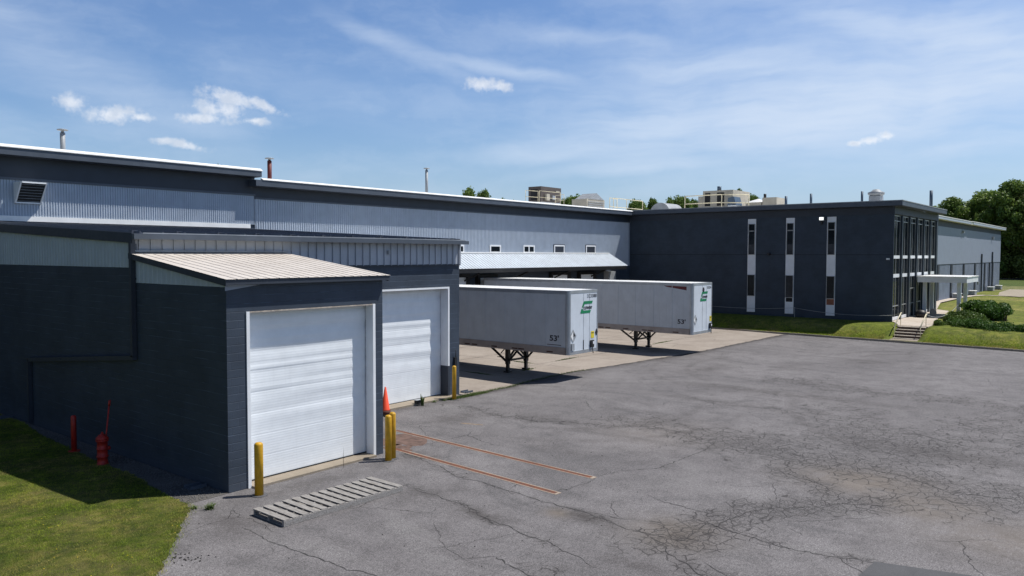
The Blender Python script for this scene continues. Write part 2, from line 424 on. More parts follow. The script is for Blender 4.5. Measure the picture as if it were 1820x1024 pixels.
M['leaf_b'] = foliage('leaf_dark', (.09, .155, .035), (.20, .28, .065))
M['leaf_c'] = foliage('leaf_olive', (.12, .155, .035), (.22, .26, .065))
M['shrub'] = foliage('shrub_leaf', (.030, .085, .014), (.095, .185, .030), .25)
M['shrub_pale'] = foliage('shrub_leaf_pale', (.055, .10, .018), (.13, .20, .04), .25)
M['blade'] = foliage('grass_blade', (.11, .20, .016), (.44, .52, .07), .45, dry=(.50, .40, .16))
M['weed'] = foliage('weed_leaf', (.05, .09, .02), (.13, .18, .05), .3)
M['ground'] = grass_ground('far_field', (.05, .075, .015), (.09, .12, .03), (.16, .14, .07), .5)
M['lawn_left'] = grass_ground('lawn_left', (.045, .07, .012), (.10, .12, .022), (.24, .20, .08), .75, 70, .35)
M['lawn_right'] = grass_ground('lawn_right', (.085, .12, .014), (.17, .195, .03), (.30, .26, .09), .7, 30, .12)
M['dry_field'] = grass_ground('dry_field', (.13, .15, .05), (.19, .19, .08), (.28, .25, .13), .8)
M['meadow'] = grass_ground('meadow', (.06, .09, .02), (.09, .13, .03), (.14, .15, .05), .4)

def make_cream_roof():
    mt, N, b, P = mat_base('cream_metal_roof')
    c = N.mix(N.ss(N.noise(P, 1.2, 5, .6), .3, .7), (.60, .54, .475), (.70, .64, .57))
    # rust-brown run-off marks down the ribs
    sn = N.noise(N.mapping(P, (9, .35, .35)), 1.0, 5, .6)
    c = N.mix(N.math('MULTIPLY', N.ss(sn, .5, .75), .25), c, (.46, .38, .31))
    N.l(c, b.inputs['Base Color']); b.inputs['Roughness'].default_value = .5
    return mt
M['roof_cream'] = make_cream_roof()
def make_concrete(name, c1, c2, joint=None, stain=.4):
    mt, N, b, P = mat_base(name)
    c = N.mix(N.ss(N.noise(P, .5, 7, .65), .3, .7), c1, c2)
    c = N.mix(N.math('MULTIPLY', N.ss(N.noise(P, 2.6, 7, .7), .5, .8), stain), c, tuple(x*.62 for x in c1))
    sp = N.noise(P, 55, 3, .7); c = N.mix(.3, c, N.mix(N.ss(sp, .3, .7), (.2, .2, .2), (.8, .8, .8)), 'OVERLAY')
    N.l(c, b.inputs['Base Color']); b.inputs['Roughness'].default_value = .85; b.inputs['Specular IOR Level'].default_value = .25
    bp = N.n('ShaderNodeBump'); bp.inputs['Strength'].default_value = .5; bp.inputs['Distance'].default_value = .01
    N.l(N.noise(P, 40, 5, .7), bp.inputs['Height']); N.l(bp.outputs[0], b.inputs['Normal'])
    return mt
M['concrete'] = make_concrete('concrete', (.275, .235, .20), (.35, .305, .262))
M['kerb'] = make_concrete('kerb_concrete', (.26, .22, .17), (.34, .30, .24))
M['step'] = make_concrete('step_concrete', (.46, .41, .34), (.56, .50, .43))
M['sill'] = make_concrete('sill_concrete', (.25, .21, .16), (.34, .29, .23))
M['riser'] = make_concrete('riser_concrete', (.10, .07, .055), (.15, .10, .08))
M['terrace'] = make_concrete('terrace_concrete', (.45, .38, .31), (.56, .50, .43))
M['gravel'] = make_concrete('gravel', (.07, .068, .064), (.15, .14, .13), stain=.6)
M['path_tan'] = make_concrete('tan_track', (.30, .26, .20), (.38, .33, .26))
def make_wood():
    mt, N, b, P = mat_base('weathered_wood')
    g = N.noise(N.mapping(P, (22, 2.2, 22)), 1.5, 5, .6)
    c = N.mix(N.ss(g, .3, .7), (.19, .178, .165), (.35, .33, .31))
    c = N.mix(N.math('MULTIPLY', N.ss(N.noise(P, 5, 5, .7), .55, .75), .6), c, (.16, .12, .09))
    N.l(c, b.inputs['Base Color']); b.inputs['Roughness'].default_value = .85
    return mt
M['grey_wood'] = make_wood()
def make_rust():
    mt, N, b, P = mat_base('rusty_steel')
    c = N.mix(N.ss(N.noise(P, 9, 7, .7), .35, .65), (.20, .065, .026), (.085, .045, .036))
    N.l(c, b.inputs['Base Color']); b.inputs['Roughness'].default_value = .85; return mt
M['rust'] = make_rust()
M['pale_seal'] = make_concrete('pale_track_edge', (.30, .24, .19), (.42, .35, .28))
def make_asphalt():
    mt, N, b, P = mat_base('asphalt')
    at = lambda n: N.n('ShaderNodeAttribute', attribute_name=n).outputs['Fac']
    wear, stain, tan = at('wear'), at('stain'), at('tan')
    big = N.noise(P, .22, 6, .6); mid = N.noise(P, 1.3, 7, .68)
    c = N.mix(N.ss(big, .32, .68), (.150, .141, .143), (.195, .184, .186))
    c = N.mix(N.math('MULTIPLY', N.ss(mid, .42, .68), .55), c, (.098, .092, .093))
    # long faint tyre tracks, curved by a warp
    wv = N.n('ShaderNodeVectorMath', operation='ADD'); N.l(P, wv.inputs[0])
    w2 = N.n('ShaderNodeTexNoise'); N.l(P, w2.inputs['Vector']); w2.inputs['Scale'].default_value = .07
    w3 = N.n('ShaderNodeVectorMath', operation='SCALE'); N.l(w2.outputs[1], w3.inputs[0]); w3.inputs[3].default_value = 14
    N.l(w3.outputs[0], wv.inputs[1])
    tr = N.noise(N.mapping(wv.outputs[0], (1.0, .09, 1), (0, 0, math.radians(12))), 1.0, 6, .65)
    c = N.mix(N.math('MULTIPLY', N.ss(tr, .50, .72), .5), c, (.080, .078, .080))
    c = N.mix(N.math('MULTIPLY', N.ss(tr, .48, .30), .4), c, (.215, .207, .205))
    # aggregate
    sp = N.noise(P, 34, 5, .9); c = N.mix(1.0, c, N.mix(N.ss(sp, .3, .7), (.1, .1, .1), (.9, .9, .9)), 'OVERLAY')
    sp2 = N.noise(P, 11, 6, .8); c = N.mix(.45, c, N.mix(N.ss(sp2, .3, .7), (.2, .2, .2), (.8, .8, .8)), 'OVERLAY')
    c = N.mix(N.math('MULTIPLY', tan, N.math('MULTIPLY', N.ss(mid, .2, .55), .9)), c, (.205, .172, .140))
    c = N.mix(N.math('MULTIPLY', stain, N.math('MULTIPLY', N.ss(N.noise(P, 2.4, 6, .7), .28, .55), .85)), c, (.050, .043, .040))
    # alligator cracking where the surface is worn out
    dw = N.n('ShaderNodeTexNoise'); N.l(P, dw.inputs['Vector']); dw.inputs['Scale'].default_value = 2.4; dw.inputs['Detail'].default_value = 5
    ds = N.n('ShaderNodeVectorMath', operation='SCALE'); N.l(dw.outputs[1], ds.inputs[0]); ds.inputs[3].default_value = .42
    da = N.n('ShaderNodeVectorMath', operation='ADD'); N.l(P, da.inputs[0]); N.l(ds.outputs[0], da.inputs[1])
    def vor(scale):
        v = N.n('ShaderNodeTexVoronoi', feature='DISTANCE_TO_EDGE'); N.l(N.mapping(da.outputs[0], (1, 1, 0)), v.inputs['Vector']); v.inputs['Scale'].default_value = scale
        return v.outputs['Distance']
    brk = N.noise(P, 1.1, 5, .7)
    m1 = N.ss(N.math('ADD', wear, N.math('MULTIPLY', N.math('SUBTRACT', brk, .5), 1.6)), .30, .56)
    m2 = N.ss(N.math('ADD', wear, N.math('MULTIPLY', N.math('SUBTRACT', brk, .5), 1.2)), .52, .78)
    k1 = N.math('MULTIPLY', N.ss(vor(2.8), .055, .006), m1)
    k2 = N.math('MULTIPLY', N.ss(vor(6.5), .085, .01), m2)
    k0 = N.math('MULTIPLY', N.ss(vor(.34), .0055, .001), N.ss(N.noise(P, .3, 3), .47, .6))
    k = N.math('MAXIMUM', N.math('MAXIMUM', N.math('MULTIPLY', k1, .8), N.math('MULTIPLY', k2, .6)), N.math('MULTIPLY', k0, .8))
    c = N.mix(N.math('MULTIPLY', m1, .22), c, (.085, .078, .074))
    c = N.mix(N.math('MULTIPLY', k, .92), c, (.028, .025, .025))
    N.l(c, b.inputs['Base Color']); b.inputs['Roughness'].default_value = .86; b.inputs['Specular IOR Level'].default_value = .3
    h = N.math('SUBTRACT', N.math('MULTIPLY', N.noise(P, 60, 4, .7), .4), k)
    bp = N.n('ShaderNodeBump'); bp.inputs['Strength'].default_value = .6; bp.inputs['Distance'].default_value = .012
    N.l(h, bp.inputs['Height']); N.l(bp.outputs[0], b.inputs['Normal'])
    return mt
M['asphalt'] = make_asphalt()
M['crack'] = paint('crack_filler', (.040, .038, .038), .95)
M['patch'] = make_concrete('asphalt_patch', (.085, .085, .09), (.11, .11, .115))
def make_lamp():
    mt, N, b, P = mat_base('lamp_lens'); b.inputs['Base Color'].default_value = (.85, .87, .85, 1)
    b.inputs['Emission Color'].default_value = (1, 1, .96, 1); b.inputs['Emission Strength'].default_value = 1.6; return mt
M['lamp_glass'] = make_lamp()

# ------------------------------------------------------------------ ground
def seg_dist(X, Y, pl):
    d = np.full(X.shape, 1e9)
    for (ax, ay), (bx, by) in zip(pl, pl[1:]):
        vx, vy = bx-ax, by-ay; L = vx*vx+vy*vy
        t = np.clip(((X-ax)*vx+(Y-ay)*vy)/L, 0, 1)
        d = np.minimum(d, np.hypot(X-ax-t*vx, Y-ay-t*vy))
    return d
def grid(x0, x1, nx, y0, y1, ny):
    xs = np.linspace(x0, x1, nx+1); ys = np.linspace(y0, y1, ny+1); X, Y = np.meshgrid(xs, ys, indexing='ij')
    i = np.arange(nx)[:, None]*(ny+1)+np.arange(ny)[None, :]
    F = np.stack([i, i+ny+1, i+ny+2, i+1], -1).reshape(-1, 4)
    return X.ravel(), Y.ravel(), F

CR = [
[[13.7,14.6],[13.6,13.7],[13.5,12.9],[13.5,12.3],[13.2,11.7],[13.0,11.2],[13.0,10.6],[12.9,10.0],[12.8,9.3],[12.6,8.8],[12.3,7.9]],
[[15.9,17.0],[15.2,14.2],[14.9,11.6],[14.9,10.9],[14.8,10.2],[14.7,9.5],[14.6,8.9],[14.5,8.3],[14.6,7.8],[14.6,7.3]],
[[17.3,11.2],[17.9,11.2],[18.5,10.9],[19.1,10.4],[19.9,10.3],[20.9,10.3],[21.9,10.3],[22.4,10.3],[23.5,10.5]],
[[22.4,20.4],[21.9,18.3],[22.0,16.6],[22.6,15.6],[22.9,14.4],[23.5,13.4],[23.8,12.9],[23.7,11.9],[23.7,10.9]],
[[14.2,7.7],[13.8,7.2],[13.6,6.8],[13.3,6.4],[13.0,5.6]],
[[16.9,9.4],[16.7,8.8],[16.6,8.2],[16.5,7.6]],
[[11.1,10.1],[11.5,9.9],[11.5,9.5],[11.3,9.0],[11.2,8.7],[11.0,7.8]],
[[15.8,11.3],[16.1,11.1],[17.3,11.2]],
[[26.5,17.6],[25.4,16.8],[24.8,16.1]],
[[14.6,7.2],[15.5,7.1],[16.1,7.1],[17.0,7.0],[17.5,6.8],[18.0,6.4],[18.5,6.0],[19.2,5.5],[19.6,4.9],[19.9,4.5]],
[[23.5,10.8],[23.3,9.6],[23.3,8.5],[23.0,7.7],[23.0,6.9],[22.8,6.0],[22.8,5.1],[22.4,4.5],[21.9,3.8],[22.0,3.1],[22.3,2.1],[22.4,0.5]],
[[14.6,7.3],[16.0,7.4],[15.8,6.7],[15.7,6.2],[15.6,5.4],[15.6,4.9],[15.7,4.5],[15.9,4.2],[15.9,3.9]],
[[15.7,4.5],[15.4,4.2],[15.1,3.8],[14.6,3.2]],
[[21.1,7.7],[20.7,6.8],[20.4,6.2],[19.3,5.8]],
[[13.8,6.4],[13.6,6.0],[13.4,5.4],[12.9,4.6]],
[[9.3,15.0],[9.2,13.8],[9.2,12.7],[9.3,11.5],[9.5,10.7],[9.6,9.0]],
[[30.5,16.0],[29.0,13.0],[29.5,10.5],[28.2,8.0]]]
X, Y, F = grid(1.0, 58.5, 288, -36.0, 24.0, 300)
wear = np.zeros_like(X); stain = np.zeros_like(X); tan = np.zeros_like(X)
for pl, w, a in [(CR[9], .9, .95), (CR[10], 1.9, .80), (CR[3], .6, .62), (CR[11], .35, .6), (CR[0], .25, .5), (CR[1], .30, .5), (CR[13], .6, .8), (CR[4], .5, .6),
                 ([(36.7, 13.4), (36.4, 11.7), (36.1, 10.1), (35.8, 8.6), (35.9, 6.0), (35.5, 0)], 1.6, .6), ([(14.2, 7.6), (16, 7.2)], 1.0, .9)]:
    wear = np.maximum(wear, a*np.exp(-(seg_dist(X, Y, pl)/w)**2))
for cx, cy, rx, ry, a in [(26.5, 6.0, 4.0, 3.6, .80), (24.0, 9.0, 2.2, 2.6, .72), (31, 3.5, 4.0, 2.8, .62), (20.6, 3.4, 1.6, 1.8, .6), (24.5, 13.5, 1.6, 2.5, .55), (30, 9, 3.5, 3, .50), (11.2, 8.2, 1.0, 1.3, .55), (12, 5.5, 1.0, 1.0, .3)]:
    wear = np.maximum(wear, a*np.exp(-(((X-cx)/rx)**2+((Y-cy)/ry)**2)**1.2))
for cx, cy, rx, ry, a in [(14.6, 9.7, .35, .9, .9), (14.9, 7.4, .5, .5, .7), (20.5, 19.2, 1.2, .7, .6), (22.5, 17.2, .8, 1.6, .4), (13.2, 11.6, .35, .8, .8), (13.4, 13.6, .9, .5, .5), (12.0, 16.6, 1.8, .5, .6), (15.9, 16.6, .5, .8, .8),
                          (25.9, 4.2, .8, 2.6, .5), (41, 14.5, 1.5, .8, .4), (38, 17.5, 2.5, .7, .5), (46, 12, 1.2, 1.2, .5), (33, 12, .7, 5, .6), (29.5, 13, .5, 3.5, .45), (12.9, 7.5, .3, .7, .6), (9.3, 15.5, .5, 1.4, .5), (19.3, 13.5, .5, 1.8, .25), (31, 21.8, 4, .35, .9), (43, 21.2, 5, .35, .9), (50, 20.8, 3, .35, .8)]:
    stain = np.maximum(stain, a*np.exp(-(((X-cx)/rx)**2+((Y-cy)/ry)**2)))
edge = [(24.1, 21.95), (25.6, 21.95), (27, 22.0), (28.3, 22.2), (30, 22.3), (32.1, 22.35), (34.2, 22.05), (36.5, 21.8), (38.8, 21.6), (41.3, 21.3), (43.9, 21.05), (46.5, 21.0), (48.9, 21.0), (52.5, 20.9), (57.6, 20.8)]
stain = np.maximum(stain, 1.0*np.exp(-(seg_dist(X, Y, [(x_, y_-.12) for x_, y_ in edge])/.30)**2))
stain = np.maximum(stain, .6*np.exp(-(seg_dist(X, Y, [(15.6, 22.0), (24, 21.8)])/.35)**2))
for cx, cy, rad, a0, a1, w, a in [(48.0, 9.4, 3.3, .3, 1.6, .16, .6), (48.0, 9.4, 4.6, .4, 1.5, .16, .5), (52.0, 8.4, 2.6, .6, 1.9, .15, .5), (40, 12, 7, 1.2, 2.6, .18, .35), (40, 12, 8.8, 1.2, 2.5, .18, .3),
                                  (26, 18.5, 5.5, 3.6, 5.2, .16, .35), (26, 18.5, 7.2, 3.6, 5.0, .16, .3), (33, 2, 9, 1.3, 2.7, .2, .35), (20, 14, 6, -1.2, .4, .14, .25)]:
    rd = np.hypot(X-cx, Y-cy); an_ = np.mod(np.arctan2(Y-cy, X-cx), 2*np.pi); inr = (an_ > a0 % (2*np.pi)) & (an_ < a1 % (2*np.pi)) if a0 >= 0 else ((an_ > a0+2*np.pi) | (an_ < a1))
    stain = np.maximum(stain, a*np.exp(-((rd-rad)/w)**2)*inr)
for cx, cy, rx, ry, a in [(21.5, 5.5, 1.3, 1.6, .8), (20.3, 3.8, 1.2, 1.2, .7), (14.9, 7.6, .9, .9, .8), (19, 1.5, 1.6, 2.2, .5), (23, 12.5, 2, 2, .3), (14.4, 10.3, .25, .3, .9)]:
    tan = np.maximum(tan, a*np.exp(-(((X-cx)/rx)**2+((Y-cy)/ry)**2)))
np_mesh('asphalt_lot', np.stack([X, Y, np.zeros_like(X)], 1), F, M['asphalt'], attrs={'wear': wear, 'stain': stain, 'tan': tan}, kind='structure')

def ribbon(mb, pl, w, z, jit=.06):
    pts = []
    for (ax, ay), (bx, by) in zip(pl, pl[1:]):
        n = max(2, int(math.hypot(bx-ax, by-ay)/.10))
        for k in range(n):
            t = k/n; pts.append([ax+(bx-ax)*t, ay+(by-ay)*t])
    pts.append(list(pl[-1]))
    ox = oy = 0
    for p in pts[1:-1]:
        ox = ox*.75+random.uniform(-jit, jit)*.6; oy = oy*.75+random.uniform(-jit, jit)*.6; p[0] += ox; p[1] += oy
    prev = None
    for i, p in enumerate(pts):
        q = pts[min(i+1, len(pts)-1)]; o = pts[max(0, i-1)]
        dx, dy = q[0]-o[0], q[1]-o[1]; L = math.hypot(dx, dy) or 1
        hw = w*(.3+.9*random.random())*.5*(.35+.65*math.sin(math.pi*min(1, max(.08, (i+1)/len(pts)))))
        a = (p[0]-dy/L*hw, p[1]+dx/L*hw, z); c = (p[0]+dy/L*hw, p[1]-dx/L*hw, z)
        if prev: mb.poly([prev[0], prev[1], c, a])
        prev = (a, c)
    return pts
mb = MB()
for i, pl in enumerate(CR):
    pts = ribbon(mb, pl, .032, .0035, .075)
    for k in range(int(len(pts)/7)):
        p = random.choice(pts); a = random.uniform(0, 6.28); L = random.uniform(.15, .5)
        ribbon(mb, [p, (p[0]+math.cos(a)*L*.5, p[1]+math.sin(a)*L*.5), (p[0]+math.cos(a+.6)*L, p[1]+math.sin(a+.6)*L)], .012, .003, .05)
mb.build('asphalt_crack', M['crack'])['kind'] = 'structure'
MB().poly([(15.03, 3.97, .0045), (13.6, 3.55, .0045), (13.9, .5, .0045), (16.8, .8, .0045), (15.95, 3.92, .0045)]).build('asphalt_patch', M['patch'])['kind'] = 'structure'
mb = MB()
mb.poly([(-3000, -3000, -.12), (3000, -3000, -.12), (3000, 3000, -.12), (-3000, 3000, -.12)]).build('ground', M['ground'])['kind'] = 'structure'

# concrete apron under the trailers (slabs with joints)
edge = [(24.1, 21.95), (25.6, 21.95), (27, 22.0), (28.3, 22.2), (30, 22.3), (32.1, 22.35), (34.2, 22.05), (36.5, 21.8), (38.8, 21.6), (41.3, 21.3), (43.9, 21.05), (46.5, 21.0), (48.9, 21.0), (52.5, 20.9), (57.6, 20.8)]
dense = []
for (ax, ay), (bx, by) in zip(edge, edge[1:]):
    n = int((bx-ax)/.3)
    for k in range(n): dense.append((ax+(bx-ax)*k/n, ay+(by-ay)*k/n+random.uniform(-.07, .07)))
dense.append(edge[-1])
mb = MB(); mb.prism([(x, y, .012) for x, y in dense]+[(58.3, 24.5, .012), (58.9, 37.3, .012), (24.1, 37.3, .012)], (0, 0, .012))
mb.build('concrete_apron', M['concrete'])['kind'] = 'structure'
mb = MB()
for x in (28.9, 33.4, 37.6, 42.0, 46.6, 51.0, 55.2): ribbon(mb, [(x, 22.6), (x+.1, 27), (x, 31), (x, 36.9)], .045, .0275, .025)
for y in (25.2, 29.6, 33.6): ribbon(mb, [(24.4, y-.05), (33, y), (42, y-.1), (50, y), (57.8, y)], .05, .0275, .03)
for k in range(16):
    x, y = random.uniform(25, 57), random.uniform(22.8, 30); a = random.uniform(0, 3)
    ribbon(mb, [(x, y), (x+math.cos(a)*1.2, y+math.sin(a)*.8), (x+math.cos(a+.5)*2.2, y+math.sin(a+.5)*1.6)], .025, .027, .04)
mb.build('apron_joint', M['crack'])['kind'] = 'structure'

# left lawn, with an irregular edge lying over the asphalt
gedge = [(9.35, 17.5), (9.25, 17.1), (8.95, 16.7), (8.72, 16.4), (8.3, 15.8), (7.75, 15.1), (7.4, 14.6), (6.9, 14.0), (6.2, 12.9), (5.3, 11.6), (4.6, 10.2), (3.5, 8)]
gouter = [(10.4, 33.0), (10.35, 30.2), (9.95, 27.5), (9.92, 25.9), (9.72, 23.4), (9.70, 20.8), (9.40, 18.5)]
def jit_line(pl, amp, step=.12):
    o = []
    for (ax, ay), (bx, by) in zip(pl, pl[1:]):
        n = max(1, int(math.hypot(bx-ax, by-ay)/step))
        for k in range(n): o.append((ax+(bx-ax)*k/n+random.uniform(-amp, amp), ay+(by-ay)*k/n+random.uniform(-amp, amp)))
    o.append(pl[-1]); return o
lawn_out = jit_line(gouter+gedge, .05)
poly = lawn_out+[(-60, -20), (-60, 60), (10.4, 60)]
mb = MB(); mb.prism([(x, y, -.02) for x, y in poly], (0, 0, .045)); mb.build('lawn', M['lawn_left'])['kind'] = 'structure'
gv = [(10.44, 33.2)]+jit_line(gouter, .03)+[(9.35, 17.5), (9.6, 17.42), (10.44, 17.44)]
mb = MB(); mb.prism([(x, y, -.02) for x, y in gv], (0, 0, .032)); mb.build('gravel_strip', M['gravel'])['kind'] = 'structure'
# loose stones on the strip
n = 5200; yy = RNG.uniform(17.5, 33, n); xo = np.interp(yy, [17.5, 18.5, 20.8, 23.4, 25.9, 30.2, 33], [9.35, 9.4, 9.7, 9.72, 9.92, 10.35, 10.4])
xx = xo-.05+RNG.uniform(0, 1, n)*(10.46-xo); r = RNG.uniform(.010, .028, n)
base = np.array([[1, 0, 0], [0, 1, 0], [-1, 0, 0], [0, -1, 0], [0, 0, .7], [0, 0, -.7]])
jit = RNG.uniform(.6, 1.3, (n, 6, 1)); V = base[None]*r[:, None, None]*jit+np.stack([xx, yy, np.full(n, .016)], 1)[:, None]
oc = np.array([[0, 1, 4], [1, 2, 4], [2, 3, 4], [3, 0, 4], [1, 0, 5], [2, 1, 5], [3, 2, 5], [0, 3, 5]])
np_mesh('gravel_stones', V.reshape(-1, 3), (oc[None]+np.arange(n)[:, None, None]*6).reshape(-1, 3), paint('stone', (.13, .125, .12), .9, var=.5, scale=40), kind='stuff')

def in_poly(x, y, poly):
    c = np.zeros(x.shape, bool); P = poly
    for (ax, ay), (bx, by) in zip(P, P[1:]+P[:1]):
        if ay == by: continue
        k = ((ay > y) != (by > y)) & (x < (bx-ax)*(y-ay)/(by-ay)+ax); c ^= k
    return c
def blades(name, x, y, z, h, w, lean, mat):
    n = len(x); a = RNG.uniform(0, 2*np.pi, n); ca, sa = np.cos(a), np.sin(a); la = RNG.uniform(0, 2*np.pi, n)
    L = h*lean*RNG.uniform(.1, 1, n)
    b0 = np.stack([x-ca*w/2, y-sa*w/2, z], 1); b1 = np.stack([x+ca*w/2, y+sa*w/2, z], 1)
    tp = np.stack([x+np.cos(la)*L, y+np.sin(la)*L, z+h*RNG.uniform(.6, 1, n)], 1)
    V = np.stack([b0, b1, tp], 1).reshape(-1, 3)
    return np_mesh(name, V, np.arange(3*n).reshape(-1, 3), mat, kind='stuff')
n = 330000; x = RNG.uniform(3.2, 10.4, n); y = RNG.uniform(12.5, 33, n)
keep = in_poly(x, y, poly); x, y = x[keep], y[keep]
h = RNG.uniform(.02, .055, len(x))*(.55+.5*np.sin(x*1.9+np.sin(y*1.3)*1.2)**2+.6*np.clip(np.sin(x*9.1+np.sin(y*7.3)*2.1)*np.sin(y*8.3+np.cos(x*6.1)*1.7), 0, 1))
blades('grass', x, y, np.full(len(x), .022), h, .008, .9, M['blade'])
fx = RNG.uniform(5, 9.6, 420); fy = RNG.uniform(13.5, 20, 420); fx, fy = fx[:110], fy[:110]; kp = in_poly(fx, fy, poly) & (np.sin(fx*2.3)+np.sin(fy*1.7+1) > .1); fx, fy = fx[kp], fy[kp]; q = np.array([[-1, -1, 0], [1, -1, 0], [1, 1, 0], [-1, 1, 0]])*.009
FV = q[None]+np.stack([fx, fy, np.full(len(fx), .068)], 1)[:, None]
np_mesh('dandelions', FV.reshape(-1, 3), np.arange(4*len(fx)).reshape(-1, 4), paint('dandelion', (.75, .55, .03), .8), kind='stuff')
# ragged fringe along the edge of the lawn
el_ = np.array(jit_line(gedge, .10, .0035)); n = len(el_)
blades('grass_fringe', el_[:, 0]+RNG.normal(-.04, .07, n), el_[:, 1]+RNG.normal(0.02, .06, n), np.full(n, .01), RNG.uniform(.04, .10, n), .011, 1.0, M['blade'])

# right lawn: rises from the kerb to the level of the office
def kx(y): return 56.3+.08*y
def hr(x, y):
    t = np.clip((x-kx(y)-.18)/3.7, 0, 1); t = t*t*(3-2*t)
    t = np.where((y > 11.84) & (y < 13.62) & (x < 60.9), 0, t)
    return .12+.76*t+.05*np.sin(x*.11+1)*np.clip((x-66)/40, 0, 1)
def field(name, xs, ys, mat, skip=None, dz=0):
    XX, YY = np.meshgrid(xs, ys, indexing='ij')
    if name == 'lawn': XX = np.where(XX < 70, XX+(kx(YY)-56.3)*np.clip((70-XX)/13.5, 0, 1), XX)
    Z = hr(XX, YY)+dz; nx, ny = len(xs)-1, len(ys)-1
    i = np.arange(nx)[:, None]*(ny+1)+np.arange(ny)[None, :]
    F = np.stack([i, i+ny+1, i+ny+2, i+1], -1).reshape(-1, 4)
    V = np.stack([XX.ravel(), YY.ravel(), Z.ravel()], 1); cx = V[F].mean(1)
    F = F[~((cx[:, 0] > 64.5) & (cx[:, 0] < 140.5) & (cx[:, 1] > 18.0))]
    return np_mesh(name, V, F, mat, kind='structure', smooth=True)
field('lawn', np.concatenate([[56.48], np.linspace(56.7, 62, 22), np.linspace(63, 128, 60)]), np.concatenate([np.linspace(-120, -20, 20), np.linspace(-18, 11.2, 46), [11.5, 11.83, 11.85, 12.5, 13.2, 13.61, 13.63], np.linspace(14, 40, 42)]), M['lawn_right'])
yl = np.linspace(-160, 260, 60)
field('dry_field', np.linspace(128, 153, 8), yl, M['dry_field'])
field('meadow', np.linspace(153, 520, 60), yl, M['meadow'])
MB().poly([(189.5, -160, 1.02), (192.2, -160, 1.02), (192.2, 260, 1.02), (189.5, 260, 1.02)]).build('field_road', M['path_tan'])['kind'] = 'structure'
MB().poly([(110, 11.6, .985), (113.5, 10.9, .985), (126, 12.6, .99), (134, 12.2, .99), (134, 15.4, .99), (122, 15.2, .99), (113, 14.2, .985)]).build('gravel_track', M['path_tan'])['kind'] = 'structure'
mb = MB(); pth = [(79.4, 15.2), (92, 17.15), (103.5, 17.15), (110, 16.6), (113, 15.5), (112, 13.5), (111.5, 11.3), (110.5, 6), (110, -30)]
for (ax, ay), (bx, by) in zip(pth, pth[1:]):
    L = math.hypot(bx-ax, by-ay); nx_, ny_ = -(by-ay)/L*.45, (bx-ax)/L*.45
    mb.poly([(ax+nx_, ay+ny_, .96), (ax-nx_, ay-ny_, .96), (bx-nx_, by-ny_, .965), (bx+nx_, by+ny_, .965)])
mb.build('footpath', M['terrace'])['kind'] = 'structure'
# kerb
mb = MB(); ky_ = np.linspace(-60, 37, 140)
for a, b in zip(ky_, ky_[1:]):
    b2 = b-.008; j = random.uniform(-.012, .012); t = .13+random.uniform(-.012, .01)
    mb.hexa([(kx(a)+j, a, 0), (kx(a)+.17+j, a, 0), (kx(b2)+.17+j, b2, 0), (kx(b2)+j, b2, 0), (kx(a)+.02+j, a, t), (kx(a)+.17+j, a, t), (kx(b2)+.17+j, b2, t), (kx(b2)+.02+j, b2, t)])
mb.build('kerb', M['kerb'])['kind'] = 'structure'
# grass tufts overhanging the kerb
n = 60000; y = RNG.uniform(-8, 37, n); x = kx(y)+.13+np.abs(RNG.normal(0, 1.0, n))
keep = ~((y > 11.5) & (y < 14) & (x > 57.3)); x, y = x[keep], y[keep]
blades('kerb_grass', x, y, hr(x, y)-.01, RNG.uniform(.05, .13, len(x)), .03, .8, M['blade'])

# ------------------------------------------------------------------ buildings
def corrug(mb, x0, x1, z0, z1, y, pitch, depth, duty=.5):
    """vertical ribs on a wall facing -y; trapezoid profile"""
    prof = []; x = x0
    while x < x1-.01:
        prof += [(x, y), (x+pitch*(1-duty)*.8, y), (x+pitch*(1-duty), y-depth), (x+pitch*.9, y-depth)]
        x += pitch
    prof.append((x1, y))
    prof = [p for p in prof if p[0] <= x1]
    b = len(mb.v)
    for px_, py_ in prof: mb.v += [(px_, py_, z0), (px_, py_, z1)]
    for i in range(len(prof)-1): mb.f.append((b+2*i, b+2*i+2, b+2*i+3, b+2*i+1)); mb.sm.append(False)
    return mb
def corrug_x(mb, x, y0, y1, z0, ztop, pitch, depth):
    """vertical ribs on a wall facing -x; ztop is a function of y"""
    prof = []; y = y0
    while y < y1-.01:
        prof += [(x, y), (x, y+pitch*.4), (x-depth, y+pitch*.5), (x-depth, y+pitch*.9)]; y += pitch
    prof.append((x, y1)); prof = [p for p in prof if p[1] <= y1]
    b = len(mb.v)
    for px_, py_ in prof: mb.v += [(px_, py_, z0), (px_, py_, ztop(py_))]
    for i in range(len(prof)-1): mb.f.append((b+2*i+2, b+2*i, b+2*i+1, b+2*i+3)); mb.sm.append(False)
    return mb
